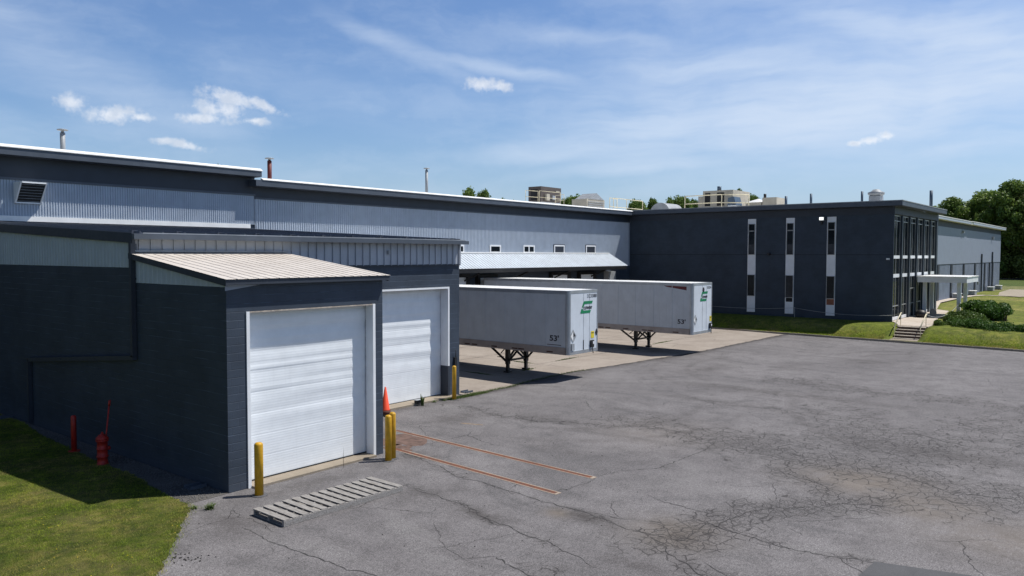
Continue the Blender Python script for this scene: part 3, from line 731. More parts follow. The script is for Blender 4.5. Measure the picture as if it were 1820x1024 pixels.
def sectional_door(parent, x0, x1, z0, z1, y, seed, tag_name='roller_door'):
    """white sectional door: fine horizontal ribs, uneven steel, panel joints"""
    rs = np.random.default_rng(seed); nz = int((z1-z0)/.0175); nx = 28
    xs = np.linspace(x0, x1, nx+1); zs = np.linspace(z0, z1, nz+1); Zg, Xg = np.meshgrid(zs, xs, indexing='ij')
    sec = .56; fr = np.mod(Zg-z0, sec)
    d = .0013*(np.mod(Zg-z0, .07) > .035)
    d = d-.0035*((fr < .019) & (Zg > z0+.1))
    wp = np.zeros_like(Zg)
    for k in range(16):
        L = rs.uniform(.16, .9); a = rs.uniform(.3, 1)*.0040*L*2; ph = rs.uniform(0, 6.28); kx_ = rs.uniform(-.5, .5)
        wp += a*np.sin(2*np.pi*Zg/L+ph+kx_*np.sin(Xg*1.1+rs.uniform(0, 6)))
    wp *= np.clip((Zg-z0-.9)/1.4, .10, 1)
    Yg = y-d-wp
    V = np.stack([Xg.ravel(), Yg.ravel(), Zg.ravel()], 1)
    i = np.arange(nz)[:, None]*(nx+1)+np.arange(nx)[None, :]
    F = np.stack([i, i+1, i+nx+2, i+nx+1], -1).reshape(-1, 4)
    dr = np_mesh(tag_name, V, F, M['white_door'], parent)
    MB().box(x0, y-.012, z0-.035, x1, y+.03, z0-.001).build('bottom_seal', M['rubber'], dr)
    return dr

# ---- warehouse (long facade with the loading dock)
YF = 37.45; XW = 63.7; XS = 24.2
wh = thing('warehouse', 'long warehouse with pale ribbed siding and small windows above the dock canopy', 'warehouse', (XS, YF, 0))
MB().box(-15, YF+.02, 0, XS, YF+.4, 7.3).box(XS, YF+.02, 0, 63.68, YF+.4, 4.9).box(-15, YF+.4, 0, -14.7, 70, 10).box(-14.7, 69.7, 0, 141, 70, 9.9).box(-15, YF+.06, 7.3, 63.68, YF+.4, 8.9).build('wall', M['slate'], wh)
mb = MB(); corrug(mb, -15, XS-.02, 7.48, 9.02, YF, .112, .034)
corrug(mb, XS, 63.42, 4.9, 8.86, YF, .15, .034); mb.build('siding_panel', M['light_panel'], wh)
MB().box(-15, YF-.06, 7.28, 23.9, YF+.02, 7.50).build('wall_flashing', M['white_flash'], wh)
MB().box(63.42, YF-.03, 4.86, 63.6, YF+.02, 8.86).build('corner_trim', M['ext_upper'], wh)
MB().box(-15, YF-.02, 9.12, XS, YF+.3, 10.4).box(XS, YF-.02, 8.95, 63.68, YF+.3, 9.9).build('upper_band', M['slate_dark'], wh)
MB().box(-15, YF-.07, 9.02, XS, YF+.03, 9.12).box(XS, YF-.05, 8.86, 63.68, YF+.03, 8.95).build('band_trim', M['slate_trim'], wh)
o_ = .7
MB().box(-15.7, YF-o_, 10.0, XS-.0, YF-o_+.05, 10.30).box(XS-.05, YF-o_+.05, 10.0, XS, YF+.4, 10.30).box(XS-.35, YF-o_-.0, 9.52, 62.98, YF-o_+.05, 9.84).box(XS-.35, YF-o_+.05, 9.52, XS-.3, YF, 9.84).build('fascia', M['slate_trim'], wh)
MB().prism([(-15.7, YF-o_-.04, 10.30), (-15.7, YF-o_-.04, 10.335), (-15.7, YF-o_+.16, 10.45), (-15.7, YF-o_+.2, 10.30)], (XS+15.74, 0, 0)).prism([(XS+.045, YF-o_-.04, 9.84), (XS+.045, YF-o_-.04, 9.865), (XS+.045, YF-o_+.16, 9.96), (XS+.045, YF-o_+.2, 9.84)], (62.95-XS, 0, 0)).build('roof_edge_flashing', M['white_flash'], wh)
MB().box(-15.7, YF-o_+.05, 9.98, XS-.05, YF-.02, 10.03).box(XS-.3, YF-o_+.05, 9.50, 62.98, YF-.05, 9.53).build('soffit', M['slate_dark'], wh)
MB().box(-15.6, YF-o_+.12, 10.25, XS, 70, 10.295).box(XS+.002, YF-o_+.12, 9.80, 63.0, 70, 9.835).build('roof', M['membrane'], wh)
# fan hood: louvre face leaning out at the top
hood = MB(); hx0, hx1 = 12.62, 13.66; zt, zb = 8.92, 8.04
hood.poly([(hx0+.06, YF-.80, zt-.05), (hx0+.06, YF-.10, zb+.06), (hx1-.06, YF-.10, zb+.06), (hx1-.06, YF-.80, zt-.05)])
lv = MB()
for k in range(7):
    t = (k+.5)/7; yy_ = YF-.83+.72*t; zz_ = zt-.05-(zt-zb-.1)*t
    lv.hexa([(hx0+.08, yy_, zz_-.012), (hx1-.08, yy_, zz_-.012), (hx1-.08, yy_+.09, zz_-.002), (hx0+.08, yy_+.09, zz_-.002), (hx0+.08, yy_, zz_), (hx1-.08, yy_, zz_), (hx1-.08, yy_+.09, zz_+.012), (hx0+.08, yy_+.09, zz_+.012)])
hd = MB()
for xa, xb in ((hx0, hx0+.06), (hx1-.06, hx1)):
    hd.prism([(xa, YF-.86, zt), (xa, YF-.02, zt), (xa, YF-.02, zb), (xa, YF-.14, zb)], (xb-xa, 0, 0))
hd.hexa([(hx0+.06, YF-.86, zt-.06), (hx1-.06, YF-.86, zt-.06), (hx1-.06, YF-.02, zt-.06), (hx0+.06, YF-.02, zt-.06), (hx0+.06, YF-.86, zt), (hx1-.06, YF-.86, zt), (hx1-.06, YF-.02, zt), (hx0+.06, YF-.02, zt)])
hd.box(hx0+.06, YF-.14, zb, hx1-.06, YF-.02, zb+.06)
fh = hd.build('fan_hood', M['white_trim'], wh); hood.build('mesh_screen', M['dark'], fh); lv.build('louvre', M['galv'], fh)
for (xa, xb, za, zb_, kind) in [(39.55, 40.80, 5.99, 6.58, 0), (43.58, 44.83, 6.0, 6.6, 0), (47.54, 48.96, 6.0, 6.62, 1), (51.57, 53.02, 5.97, 6.68, 2), (56.21, 57.70, 5.97, 6.70, 2)]:
    w = .11; fr = MB().box(xa, YF-.09, za, xa+w, YF-.01, zb_).box(xb-w, YF-.09, za, xb, YF-.01, zb_).box(xa+w, YF-.09, za, xb-w, YF-.01, za+w).box(xa+w, YF-.09, zb_-w, xb-w, YF-.01, zb_)
    if kind == 1: fr.box((xa+xb)/2-.05, YF-.085, za+w, (xa+xb)/2+.05, YF-.02, zb_-w)
    win = fr.build('window', M['white_trim'], wh)
    if kind == 2:
        MB().box(xa-.05, YF-.07, za-.04, xb+.07, YF-.026, zb_+.05).build('frame', M['slate_dark'], win)
    MB().box(xa+w, YF-.045, za+w, xb-w, YF-.02, zb_-w).build('pane', M['glass'], win)
# dock doors, bumpers and columns under the canopy
for (xa, xb, zt_) in [(26.2, 28.8, 4.25), (31.5, 34.1, 4.25), (38.3, 40.95, 4.28), (42.3, 44.0, 4.2), (51.2, 53.4, 4.22), (55.2, 57.3, 4.2)]:
    dd = MB().box(xa, YF-.10, 1.25, xb, YF+.01, zt_).build('dock_door', M['white_door'], wh)
    MB().box(xa-.25, YF-.28, 1.2, xa-.01, YF+.01, zt_+.25).box(xb+.01, YF-.28, 1.2, xb+.25, YF+.01, zt_+.25).box(xa-.01, YF-.28, zt_+.02, xb+.01, YF+.01, zt_+.25).build('dock_seal', M['black'], dd)
MB().box(59.2, YF-.5, 2.9, 60.4, YF+.0, 4.43).build('junction_box', M['galv'], wh)
# ---- dock canopy: pale ribbed lean-to roof
cn = thing('dock_canopy', 'pale ribbed lean-to canopy sheltering the loading dock on the warehouse wall', 'canopy', (24.3, YF, 4.8))
mb = MB(); x = 24.6; yt, ye, ztp, zev = YF-.03, 35.55, 5.97, 4.93
prof = []
while x < 59.9:
    prof += [(x, 0), (x+.24, 0), (x+.26, .035), (x+.30, .035), (x+.32, 0)]; x += .32
b = len(mb.v)
for px_, dz in prof: mb.v += [(px_, ye, zev+dz), (px_, yt, ztp+dz)]
for i in range(len(prof)-1): mb.f.append((b+2*i, b+2*i+2, b+2*i+3, b+2*i+1)); mb.sm.append(False)
mb.build('roof_sheet', M['roof_pale'], cn)
MB().hexa([(24.6, ye+.03, zev-.10), (59.9, ye+.03, zev-.10), (59.9, yt, ztp-.10), (24.6, yt, ztp-.10), (24.6, ye+.03, zev-.02), (59.9, ye+.03, zev-.02), (59.9, yt, ztp-.02), (24.6, yt, ztp-.02)]).build('decking', M['dark'], cn)
MB().box(24.6, ye+.02, zev-.30, 59.9, ye+.10, zev-.1).build('edge_beam', M['black'], cn)
for x in (30, 35.4, 40.8, 46.2, 51.6, 57): MB().bar((x, ye+.1, zev-.22), (x, YF-.02, 4.0), .1).build('bracket', M['black'], cn)
MB().box(24.6, yt-.10, ztp+.005, 59.9, yt, ztp+.10).build('ridge_flashing', M['white_flash'], cn)

# ---- garage annex (second door, left wall on the lawn)
XL = 10.45; YB = 22.3; XR = 24.03
an = thing('garage_annex', 'slate block garage annex with pale pan siding and the farther white door', 'garage', (XL, YB, 0))
rz = lambda y: 6.42+.047*(y-22.0)
d2x0, d2x1, d2z = 19.2, 23.36, 4.50
MB().box(XL, YB, 0, d2x0, YB+.45, 5.5).box(d2x1, YB, 0, XR, YB+.45, 5.5).box(d2x0, YB, d2z, d2x1, YB+.45, 5.5) \
    .box(XL, YB+.45, 0, XL+.3, YF-.01, 5.5).box(XR-.3, YB+.45, 0, XR, YF-.01, 6.2).box(XL+.002, YB+.03, 5.5, XL+.3, YF-.01, 6.3).build('wall', M['slate'], an)
mb = MB(); corrug_x(mb, XL-.005, YB+.1, YF, 5.51, lambda y: rz(y)-.06, .22, .018); mb.build('side_siding', M['light_panel'], an)
# front pan siding
mb = MB(); x = XL+.2; mb.box(XL+.01, YB-.03, 5.50, XR, YB+.0, 6.34)
while x < XR-.05: mb.box(x-.012, YB-.075, 5.48, x+.012, YB-.0301, 6.33); x += .341
mb.box(XR-.04, YB-.08, 5.48, XR+.02, YB-.0302, 6.33)
mb.build('pan_siding', M['pan_panel'], an)
MB().box(XL-.06, YB-.07, 5.52, XL+.12, YB-.0305, 6.19).build('corner_board', M['slate_trim'], an)
MB().box(XL+.1, YB-.06, 5.44, XR+.01, YB-.002, 5.479).build('siding_drip', M['slate_dark'], an)
MB().hexa([(XL-.05, 22.0, 6.42), (XR+.08, 22.0, 6.42), (XR+.08, YF, rz(YF)), (XL-.05, YF, rz(YF)), (XL-.05, 22.0, 6.47), (XR+.08, 22.0, 6.47), (XR+.08, YF, rz(YF)+.05), (XL-.05, YF, rz(YF)+.05)]).build('roof', M['roof_slate'], an)
mb = MB(); x = XL+.1; k = 0
while x < XR-.1:
    z0 = 6.475; z1 = rz(YF)+.05
    mb.hexa([(x, 22.02, z0), (x+.06, 22.02, z0), (x+.06, YF-.07, z1), (x, YF-.07, z1), (x+.015, 22.02, z0+.06), (x+.045, 22.02, z0+.06), (x+.045, YF-.07, z1+.06), (x+.015, YF-.07, z1+.06)])
    if k % 2 == 0: mb.box(x-.05, 22.35, z0+.015, x+.11, 22.5, z0+.09)
    x += .66; k += 1
mb.build('roof_seam', M['roof_slate'], an)
MB().box(XL-.12, 21.86, 6.31, XR+.12, 21.99, 6.45).build('gutter', M['slate_trim'], an)
MB().hexa([(XL-.12, 22.0, 6.20), (XL-.051, 22.0, 6.20), (XL-.051, YF-.1, rz(YF)-.22), (XL-.12, YF-.1, rz(YF)-.22), (XL-.12, 22.0, 6.49), (XL-.051, 22.0, 6.49), (XL-.051, YF-.1, rz(YF)+.07), (XL-.12, YF-.1, rz(YF)+.07)]).build('rake_trim', M['slate_dark'], an)
mb = MB(); mb.bar((XL-.08, 22.10, 6.3), (XL-.08, 22.10, 3.0), .13); mb.bar((XL-.08, 22.04, 2.98), (XL-.08, 29.72, 2.27), .13); mb.bar((XL-.08, 29.72, 2.32), (XL-.08, 29.72, .1), .13)
for y_, z_ in ((22.10, 5.2), (22.10, 4.0), (24.5, 2.76), (27, 2.53), (29.72, 1.2)): mb.box(XL-.155, y_-.08, z_-.02, XL, y_+.08, z_+.02)
mb.build('downpipe', M['slate_dark'], an)
dd = sectional_door(an, d2x0, d2x1, .09, d2z, YB+.42, 5)
MB().box(d2x1-.03, YB-.03, 1.301, d2x1+.05, YB+.40, d2z+.07).box(d2x0-.05, YB-.03, 0, d2x0+.03, YB+.40, d2z+.07).box(d2x0+.03, YB-.03, d2z, d2x1-.03, YB+.2, d2z+.07).build('door_frame', M['white_trim'], an)
MB().box(d2x1-.05, YB-.04, 0, d2x1+.055, YB+.38, 1.3).build('jamb_guard', M['slate_dark'], an)
MB().box(15.6, YB-.26, 0, XR-.3, YB-.001, .07).box(d2x0, YB, 0, d2x1-.055, YB+.39, .07).build('sill', M['sill'], an)
MB().box(XL+.2, 22.015, 6.471, XR+.05, 22.06, 6.50).build('eave_flashing', M['galv'], an)
MB().box(20.0, YB-.12, 5.9-.0, 20.12, YB-.08, 6.05).build('vent_cap', M['galv'], an)

# ---- garage bay (front shed with the big white door)
YG = 17.44; XG = 15.48
gb = thing('garage_bay', 'slate block garage bay with cream lean-to roof and the nearer white door', 'garage', (XL, YG, 0))
d1x0, d1x1, d1z = 11.05, 15.12, 4.46
MB().box(XL, YG, 0, d1x0, YG+.35, 5.24).box(d1x1, YG, 0, XG, YG+.35, 5.24).box(d1x0, YG, d1z, d1x1, YG+.35, 5.24) \
    .box(XL, YG+.35, 0, XL+.3, YB-.002, 5.10).box(XG-.3, YG+.35, 0, XG, YB-.002, 5.15).build('wall', M['slate'], gb)
sz = lambda y: 5.29+(5.93-5.29)*(y-17.22)/(22.27-17.22)
mb = MB(); corrug_x(mb, XL-.004, YG+.02, YB-.06, 5.09, lambda y: sz(y)-.1, .25, .014); mb.build('side_siding', M['light_panel'], gb)
mb = MB(); x = XL-.13; prof = []
while x < XG+.10:
    prof += [(x, 0), (x+.272, 0), (x+.279, .013), (x+.293, .013), (x+.30, 0)]; x += .30
prof = [p for p in prof if p[0] <= XG+.12]+[(XG+.12, 0)]
b = len(mb.v)
for px_, dz in prof: mb.v += [(px_, 17.20, sz(17.20)+dz), (px_, YB-.06, sz(YB-.06)+dz)]
for i in range(len(prof)-1): mb.f.append((b+2*i, b+2*i+2, b+2*i+3, b+2*i+1)); mb.sm.append(False)
mb.build('roof', M['roof_cream'], gb)
mb = MB()
mb.hexa([(XL-.13, 17.23, sz(17.22)-.17), (XL-.07, 17.23, sz(17.22)-.17), (XL-.07, YB-.07, sz(YB)-.17), (XL-.13, YB-.07, sz(YB)-.17), (XL-.13, 17.23, sz(17.22)-.012), (XL-.07, 17.23, sz(17.22)-.012), (XL-.07, YB-.07, sz(YB)-.012), (XL-.13, YB-.07, sz(YB)-.012)])
mb.hexa([(XG+.05, 17.23, sz(17.22)-.17), (XG+.11, 17.23, sz(17.22)-.17), (XG+.11, YB-.07, sz(YB)-.17), (XG+.05, YB-.07, sz(YB)-.17), (XG+.05, 17.23, sz(17.22)-.012), (XG+.11, 17.23, sz(17.22)-.012), (XG+.11, YB-.07, sz(YB)-.012), (XG+.05, YB-.07, sz(YB)-.012)])
mb.box(XL-.07, 17.23, sz(17.22)-.14, XG+.05, 17.28, sz(17.22)-.01).build('eave_trim', M['slate_dark'], gb)
MB().box(XL-.07, 17.28, sz(17.22)-.12, XG+.05, YG, sz(17.22)-.06).build('soffit', M['slate_trim'], gb)
MB().prism([(XL-.03, YG-.012, 5.00), (XL+.95, YG-.012, 5.13), (XL-.03, YG-.012, 5.15)], (0, .011, 0)).build('corner_flashing', M['ext_upper'], gb)
MB().box(XL-.1, YB-.13, sz(YB)+.02, XG+.1, YB-.08, sz(YB)+.07).build('ridge_flashing', M['galv'], gb)
sectional_door(gb, d1x0, d1x1, .09, d1z, YG+.33, 11)
MB().box(d1x0-.07, YG-.03, 0, d1x0+.02, YG+.29, d1z+.0).build('door_jamb', M['white_trim'], gb)
MB().box(d1x1-.03, YG-.03, 0, d1x1+.06, YG+.29, d1z).build('door_jamb', M['white_trim'], gb)
MB().box(d1x0+.02, YG-.02, d1z-.03, d1x1-.03, YG+.02, d1z).build('door_head', paint('pale_rusty_trim', (.42, .36, .30), .7, var=.3, scale=8), gb)
MB().box(d1x0+.02, YG-.16, 0, d1x1-.03, YG+.34, .055).build('sill', M['sill'], gb)

# ---- office building (dark wing)
YC = 14.8
of = thing('office_building', 'dark slate two storey office wing with three tall white window strips and a glazed corner', 'office building', (XW, YC, 0))
MB().box(XW, YC+.3, 0, XW+.3, YF+.3, 9.0).box(XW, YC, 0, XW+.12, YC+.3, 9.0).build('wall', M['slate_office'], of)
MB().box(79.35, YC, .8, 79.6, 37, 9.55).build('end_wall', M['slate_office'], of)
MB().box(XW-.04, YC-.04, 9.0, XW+.3, YF+.3, 9.55).box(XW+.3, YC-.04, 9.0, 79.5, YC+.3, 9.55).build('header_band', M['slate_dark'], of)
MB().box(XW-.012, YC+.01, 5.91, XW, YF, 5.945).build('control_joint', M['dark'], of)
MB().box(63.0, YC-.7, 9.58, 63.05, YF+.3, 9.92).box(63.05, YC-.7, 9.58, 79.4, YC-.65, 9.92).build('fascia', M['slate_trim'], of)
MB().box(62.97, YC-.73, 9.92, 63.12, YF-.65, 9.98).box(63.12, YC-.73, 9.92, 79.45, YC-.58, 9.98).build('roof_edge_flashing', M['galv'], of)
MB().box(63.05, YC-.65, 9.56, XW-.04, YF+.3, 9.60).box(XW-.04, YC-.65, 9.56, 79.4, YC-.04, 9.60).build('soffit', M['slate_dark'], of)
MB().box(63.12, YC-.58, 9.86, 79.4, 70, 9.95).build('roof', M['membrane'], of)
strips = [(25.41, 26.10, 0), (22.20, 22.89, 1), (18.97, 19.65, 2)]
for y0, y1, kind in strips:
    stp = MB().box(XW-.05, y0, 1.13, XW-.001, y1, 8.90).build('window_strip', M['white_trim'], of)
    def pane(name, za, zb_, mt, ins=.13): MB().box(XW-.058, y0+ins, za, XW-.0505, y1-ins, zb_).build(name, mt, stp)
    for za, zb_ in ((5.95, 8.45), (2.5 if kind != 1 else 2.47, 4.22)):
        ins = .10 if za > 5 else .06; mb = MB()
        mb.box(XW-.12, y0+ins-.035, za-.03, XW-.0502, y0+ins, zb_+.03).box(XW-.12, y1-ins, za-.03, XW-.0502, y1-ins+.035, zb_+.03).box(XW-.12, y0+ins, zb_, XW-.0502, y1-ins, zb_+.03).box(XW-.12, y0+ins, za-.03, XW-.0502, y1-ins, za)
        if za > 5: mb.box(XW-.08, y0+.10, 7.85, XW-.0502, y1-.10, 7.93)
        mb.build('frame', M['mullion'], stp)
    pane('pane', 7.93, 8.45, M['glass'], .10); pane('pane', 6.75, 7.85, M['glass'], .10); pane('blind', 5.95, 6.749, M['glass_grey'], .10)
    pane('pane', 2.5 if kind != 1 else 2.47, 4.22, M['glass'] if kind != 1 else M['glass_grey'], .06)
    if kind == 1: pane('pane', 2.10, 2.42, M['glass'], .08)
    if kind == 2: pane('boarded_pane', 1.98, 2.44, M['rust_board'], .05)
fl = MB().box(XW-.30, 19.85, 8.60, XW-.04, 20.20, 8.92).build('flood_light', M['galv'], of)
MB().box(XW-.32, 19.87, 8.66, XW-.301, 20.18, 8.87).build('lens', M['lamp_glass'], fl)
MB().box(XW-.12, 20.02, 8.30, XW-.001, 20.14, 8.599).build('lamp_bracket', M['black'], of)
MB().tube([(XW-.3, 24.26, 5.98), (XW-.02, 24.26, 5.98)], .11, 12).build('wall_light', M['black'], of)
MB().box(XW-.2, YC+.25, 5.55, XW-.001, YC+.45, 5.68).build('bulkhead_light', M['white_trim'], of)
# curtain wall
cx0, cx1 = 63.82, 79.35; bay = 2.55
cw = MB().box(cx0, YC+.16, .9, cx1, YC+.2, 9.0).build('glazing', M['glass'], of)
for k in range(6):
    a = 63.85+k*bay+.18*(k > 0); bb = 63.85+(k+1)*bay-.18; mb = MB()
    for xm in (a, (a+bb)/2-.03, bb-.06): mb.box(xm, YC+.125, .95, xm+.06, YC+.159, 8.95)
    for za in (8.47, 1.98): mb.box(a, YC+.12, za, bb, YC+.158, za+.07)
    mb.box(a, YC+.12, 8.86, bb, YC+.158, 8.95); fr = mb.build('window_frame', M['mullion'], of)
    for za, zb_ in ((5.64, 5.88), (4.20, 4.46)): MB().box(a+.061, YC+.10, za, bb-.061, YC+.155, zb_).build('spandrel', M['white_trim'], fr)
    if k != 2: MB().box(a+.061, YC+.10, .95, bb-.061, YC+.155, 1.18).build('spandrel', M['white_trim'], fr)
    MB().box(bb, YC-.02, .9, bb+.30, YC+.159, 8.95).build('fin', M['curtain_fin'], of)
MB().box(69.3, YC+.02, .95, 69.36, YC+.05, 3.2).box(70.9, YC+.02, .95, 70.96, YC+.05, 3.2).box(69.3, YC+.02, 3.2, 70.96, YC+.05, 3.27).build('entrance_door', M['mullion'], of)
# ---- entrance canopy
ec = thing('entrance_canopy', 'white flat entrance canopy on four square posts before the glazed office corner', 'canopy', (70.8, 11.03, .9))
MB().box(70.85, 11.05, 3.70, 76.15, YC-.2, 4.14).build('roof', M['white_trim'], ec)
MB().box(70.8, 11.0, 4.14, 76.2, YC-.16, 4.20).build('roof_edge', M['white_flash'], ec)
for x, y in ((71.9, 14.25), (74.8, 14.25), (71.9, 11.75), (74.8, 11.75)):
    p = MB().box(x-.13, y-.13, .92, x+.13, y+.13, 3.699).build('post', M['white_trim'], ec)
MB().box(75.6, 11.02-.1, 3.45, 75.9, 11.049, 3.68).build('lamp_box', M['galv'], ec)
# ---- warehouse extension beyond the office
ex = thing('warehouse_extension', 'pale two tone extension wall with dark pilasters running away behind the entrance canopy', 'warehouse', (79.6, 17.6, .8))
YE = 17.6; XE = 140.7
MB().box(79.6, YE, .5, XE, YE+.3, 4.82).box(XE-.3, YE+.3, .5, XE, 70, 4.82).build('lower_wall', M['ext_lower'], ex)
MB().box(79.6, YE-.05, 4.90, XE+.05, YE+.3, 9.05).box(XE-.25, YE+.3, 4.9, XE+.05, 70, 9.05).build('upper_panel', M['ext_upper'], ex)
MB().box(79.6, YE-.02, 4.821, XE+.02, YE+.3, 4.899).build('ledge', M['slate_dark'], ex)
MB().box(79.6, YE-.02, 9.051, XE, YE+.3, 9.72).box(XE-.3, YE+.3, 9.051, XE, 70, 9.72).build('upper_band', M['slate_dark'], ex)
for x in (87.5, 94.9, 102.4, 110.2, 118.4, 126.3, 133.5): MB().box(x-.45, YE-.1, .5, x+.45, YE-.001, 4.82).build('pilaster', M['slate_dark'], ex)
MB().box(79.6, YE-.65, 9.72, 110.7, YE-.60, 10.0).box(112.4, YE-.65, 9.75, XE+.6, YE-.60, 10.05).build('fascia', M['light_panel'], ex)
MB().box(79.6, YE-.68, 10.0, 111.5, YE-.5, 10.08).box(111.5, YE-.68, 10.05, XE+.65, YE-.5, 10.13).build('roof_edge_flashing', M['white_flash'], ex)
MB().box(79.6, YE-.6, 9.73, XE+.6, 69.6, 9.98).build('roof', M['membrane'], ex)
for x, zt_ in ((122.8, 6.1), (129.5, 4.9), (132.2, 6.4)): MB().bar((x, YE-.16, 1.0), (x, YE-.16, zt_), .16).build('downpipe', M['slate_dark'], ex)
MB().box(108.2, YE-.3, 8.6, 108.6, YE-.051, 8.9).box(131.8, YE-.3, 8.2, 132.2, YE-.051, 8.6).build('wall_light', M['galv'], ex)

# ------------------------------------------------------------------ rooftop equipment
def stack(x, y, z0, z1, r, mt, label, cap=True):
    t = thing('exhaust_stack', label, 'chimney pipe', (x, y, z0), 'exhaust stacks on the roofs')
    MB().tube([(x, y, z0), (x, y, z1-.18)], r, 12).build('pipe', mt, t)
    if cap:
        MB().lathe(x, y, [(r*.6, z1-.2), (r*.6, z1-.08), (r*2.1, z1-.07), (r*2.1, z1-.03), (r*1.2, z1)], 14).build('cap', M['galv'], t)
    return t
stack(16.4, 42, 10.2, 12.08, .12, M['galv'], 'plain galvanised exhaust stack with a flat cap above the far left roof')
stack(28.2, 42, 9.8, 11.80, .13, M['stack_red'], 'dark red exhaust stack with a wide flat cap beside the roof step')
stack(41.7, 42, 9.8, 12.35, .11, M['galv'], 'tall thin galvanised exhaust stack between the red stack and the tree tops')
stack(72, 25.94, 9.9, 11.48, .12, M['stack_blue'], 'short blue grey pipe on the office roof, first after the beige rooftop units', False)
stack(72, 23.68, 9.9, 11.60, .11, M['stack_blue'], 'blue grey pipe on the office roof, midway between the first pipe and the ventilator', False)
stack(72, 19.34, 9.9, 11.60, .10, M['stack_blue'], 'slim blue grey pipe just left of the mushroom shaped roof ventilator', False)
stack(74, 14.10+.25, 9.9, 11.55, .13, M['stack_blue'], 'tall blue grey pipe at the glazed end of the office roof', False)
t = thing('roof_ventilator', 'squat galvanised mushroom ventilator on the office roof', 'roof ventilator', (72, 18.2, 9.9))
MB().box(71.45, 17.75, 9.9, 72.55, 18.65, 10.95).build('curb', M['galv'], t)
MB().lathe(72, 18.2, [(.5, 10.95), (.66, 11.10), (.68, 11.25), (.40, 11.36), (.28, 11.5), (.1, 11.54)], 16).build('hood', M['galv'], t)
# brown unit behind the long facade
t = thing('rooftop_unit', 'brown boxy air handling unit on a white curb above the warehouse roof', 'air conditioner', (59.9, 45, 9.9))
MB().box(59.9, 45, 10.95, 63.2, 46.5, 12.40).build('cabinet', M['brown'], t)
MB().box(60.1, 45.1, 9.9, 63.0, 46.4, 10.949).build('curb', M['white_trim'], t)
MB().box(60.5, 44.75, 11.1, 61.0, 44.999, 11.7).build('service_box', M['beige'], t)
MB().box(61.6, 44.85, 11.2, 62.1, 44.999, 11.6).build('service_box', M['galv'], t)
MB().box(59.86, 45.4, 11.1, 59.899, 46.2, 12.1).build('grille', M['dark'], t)
MB().box(62.3, 44.96, 12.0, 62.9, 44.999, 12.1).build('sticker', M['beige'], t)
def guardrail(pts, z0, zt_, label, r=.02):
    t = thing('guardrail', label, 'railing', (pts[0][0], pts[0][1], z0), 'cream guardrails on the roofs')
    mb = MB(); ps = MB()
    for a, b in zip(pts, pts[1:]):
        for z in (zt_, (z0+zt_)/2+.15): mb.tube([(*a, z), (*b, z)], r, 6)
    for p in pts: ps.tube([(*p, z0), (*p, zt_)], r, 6)
    mb.build('rail', M['cream_rail'], t); ps.build('post', M['cream_rail'], t); return t
guardrail([(51.4, 40.2), (52.85, 40.0)], 9.9, 11.22, 'short cream guardrail panel at the left front of the brown rooftop unit')
guardrail([(53.05, 40.0), (56.1, 40.0)], 9.9, 11.28, 'longer cream guardrail panel before the right side of the brown rooftop unit')
guardrail([(56.9, 40.2), (57.4, 41.5)], 9.9, 11.2, 'cream guardrail end just right of the brown rooftop unit')
guardrail([(74.6, 46), (77.4, 46), (81.0, 46)], 9.9, 12.15, 'cream guardrail running right of the white gable vent', .038)
guardrail([(72.2, 45), (74.5, 45.5)], 9.9, 12.0, 'cream guardrail in front of the white gable vent', .038)
guardrail([(72, 36.1), (72, 32.2), (74, 30.3)], 9.9, 11.74, 'cream guardrail around the beige rooftop units', .045)
t = thing('gable_vent', 'white louvred vent with a small gabled top above the inner roof corner', 'roof ventilator', (74.1, 48, 9.9))
MB().box(72.3, 48, 9.9, 75.9, 50, 12.05).build('cabinet', M['beige'], t)
MB().prism([(72.6, 47.95, 12.051), (75.7, 47.95, 12.051), (74.2, 47.95, 12.75)], (0, 1.9, 0)).build('roof', M['galv'], t)
mb = MB()
for k in range(6): mb.box(72.5, 47.93, 10.6+k*.22, 75.7, 47.999, 10.68+k*.22)
mb.build('louvre', M['galv'], t)
t = thing('duct_hood', 'rounded grey intake hood lying on the inner roof corner', 'roof hood', (75, 40.5, 9.9))
mb = MB(); arc = [(75.0, 40.5+1.15*math.cos(a), 9.9+.45+1.1*math.sin(a)) for a in np.linspace(0, math.pi, 13)]
mb.prism([(75, 41.65, 9.9)]+arc+[(75, 39.35, 9.9)], (3.2, 0, 0)); mb.build('hood', M['galv'], t)
t = thing('rooftop_unit', 'beige two door rooftop unit with a small flue, largest on the office roof', 'air conditioner', (80, 36, 9.9))
MB().box(80, 34.5, 9.9, 84.5, 37.95, 12.85).build('cabinet', M['beige'], t)
MB().box(79.95, 37.1, 11.2, 79.999, 37.7, 12.6).box(79.95, 35.5, 11.2, 79.999, 36.3, 12.6).build('louvre', M['dark'], t)
MB().tube([(80.3, 36.2, 12.851), (80.3, 36.2, 13.3)], .22, 10).build('flue', M['stack_blue'], t)
MB().box(80.2, 37.951, 9.9, 83, 38.6, 12.3).build('side_duct', M['beige'], t)
t = thing('rooftop_unit', 'small grey hooded rooftop fan right of the beige two door unit', 'roof fan', (79, 34, 9.9))
MB().box(78.6, 33.6, 9.9, 80.2, 34.45, 11.1).build('curb', M['white_trim'], t)
MB().prism([(78.5, 33.5, 11.101), (78.5, 34.49, 11.101), (78.5, 34.4, 11.9), (78.5, 33.75, 12.0)], (1.6, 0, 0)).build('hood', M['stack_blue'], t)
t = thing('rooftop_unit', 'low beige rooftop unit with a pyramid lid and dark flue, right of the grey fan', 'air conditioner', (80, 31, 9.9))
MB().box(80, 29.8, 9.9, 83, 31.3, 11.85).build('cabinet', M['beige'], t)
MB().box(80, 31.4, 9.9, 82.5, 33.1, 11.4).build('lower_cabinet', M['beige'], t)
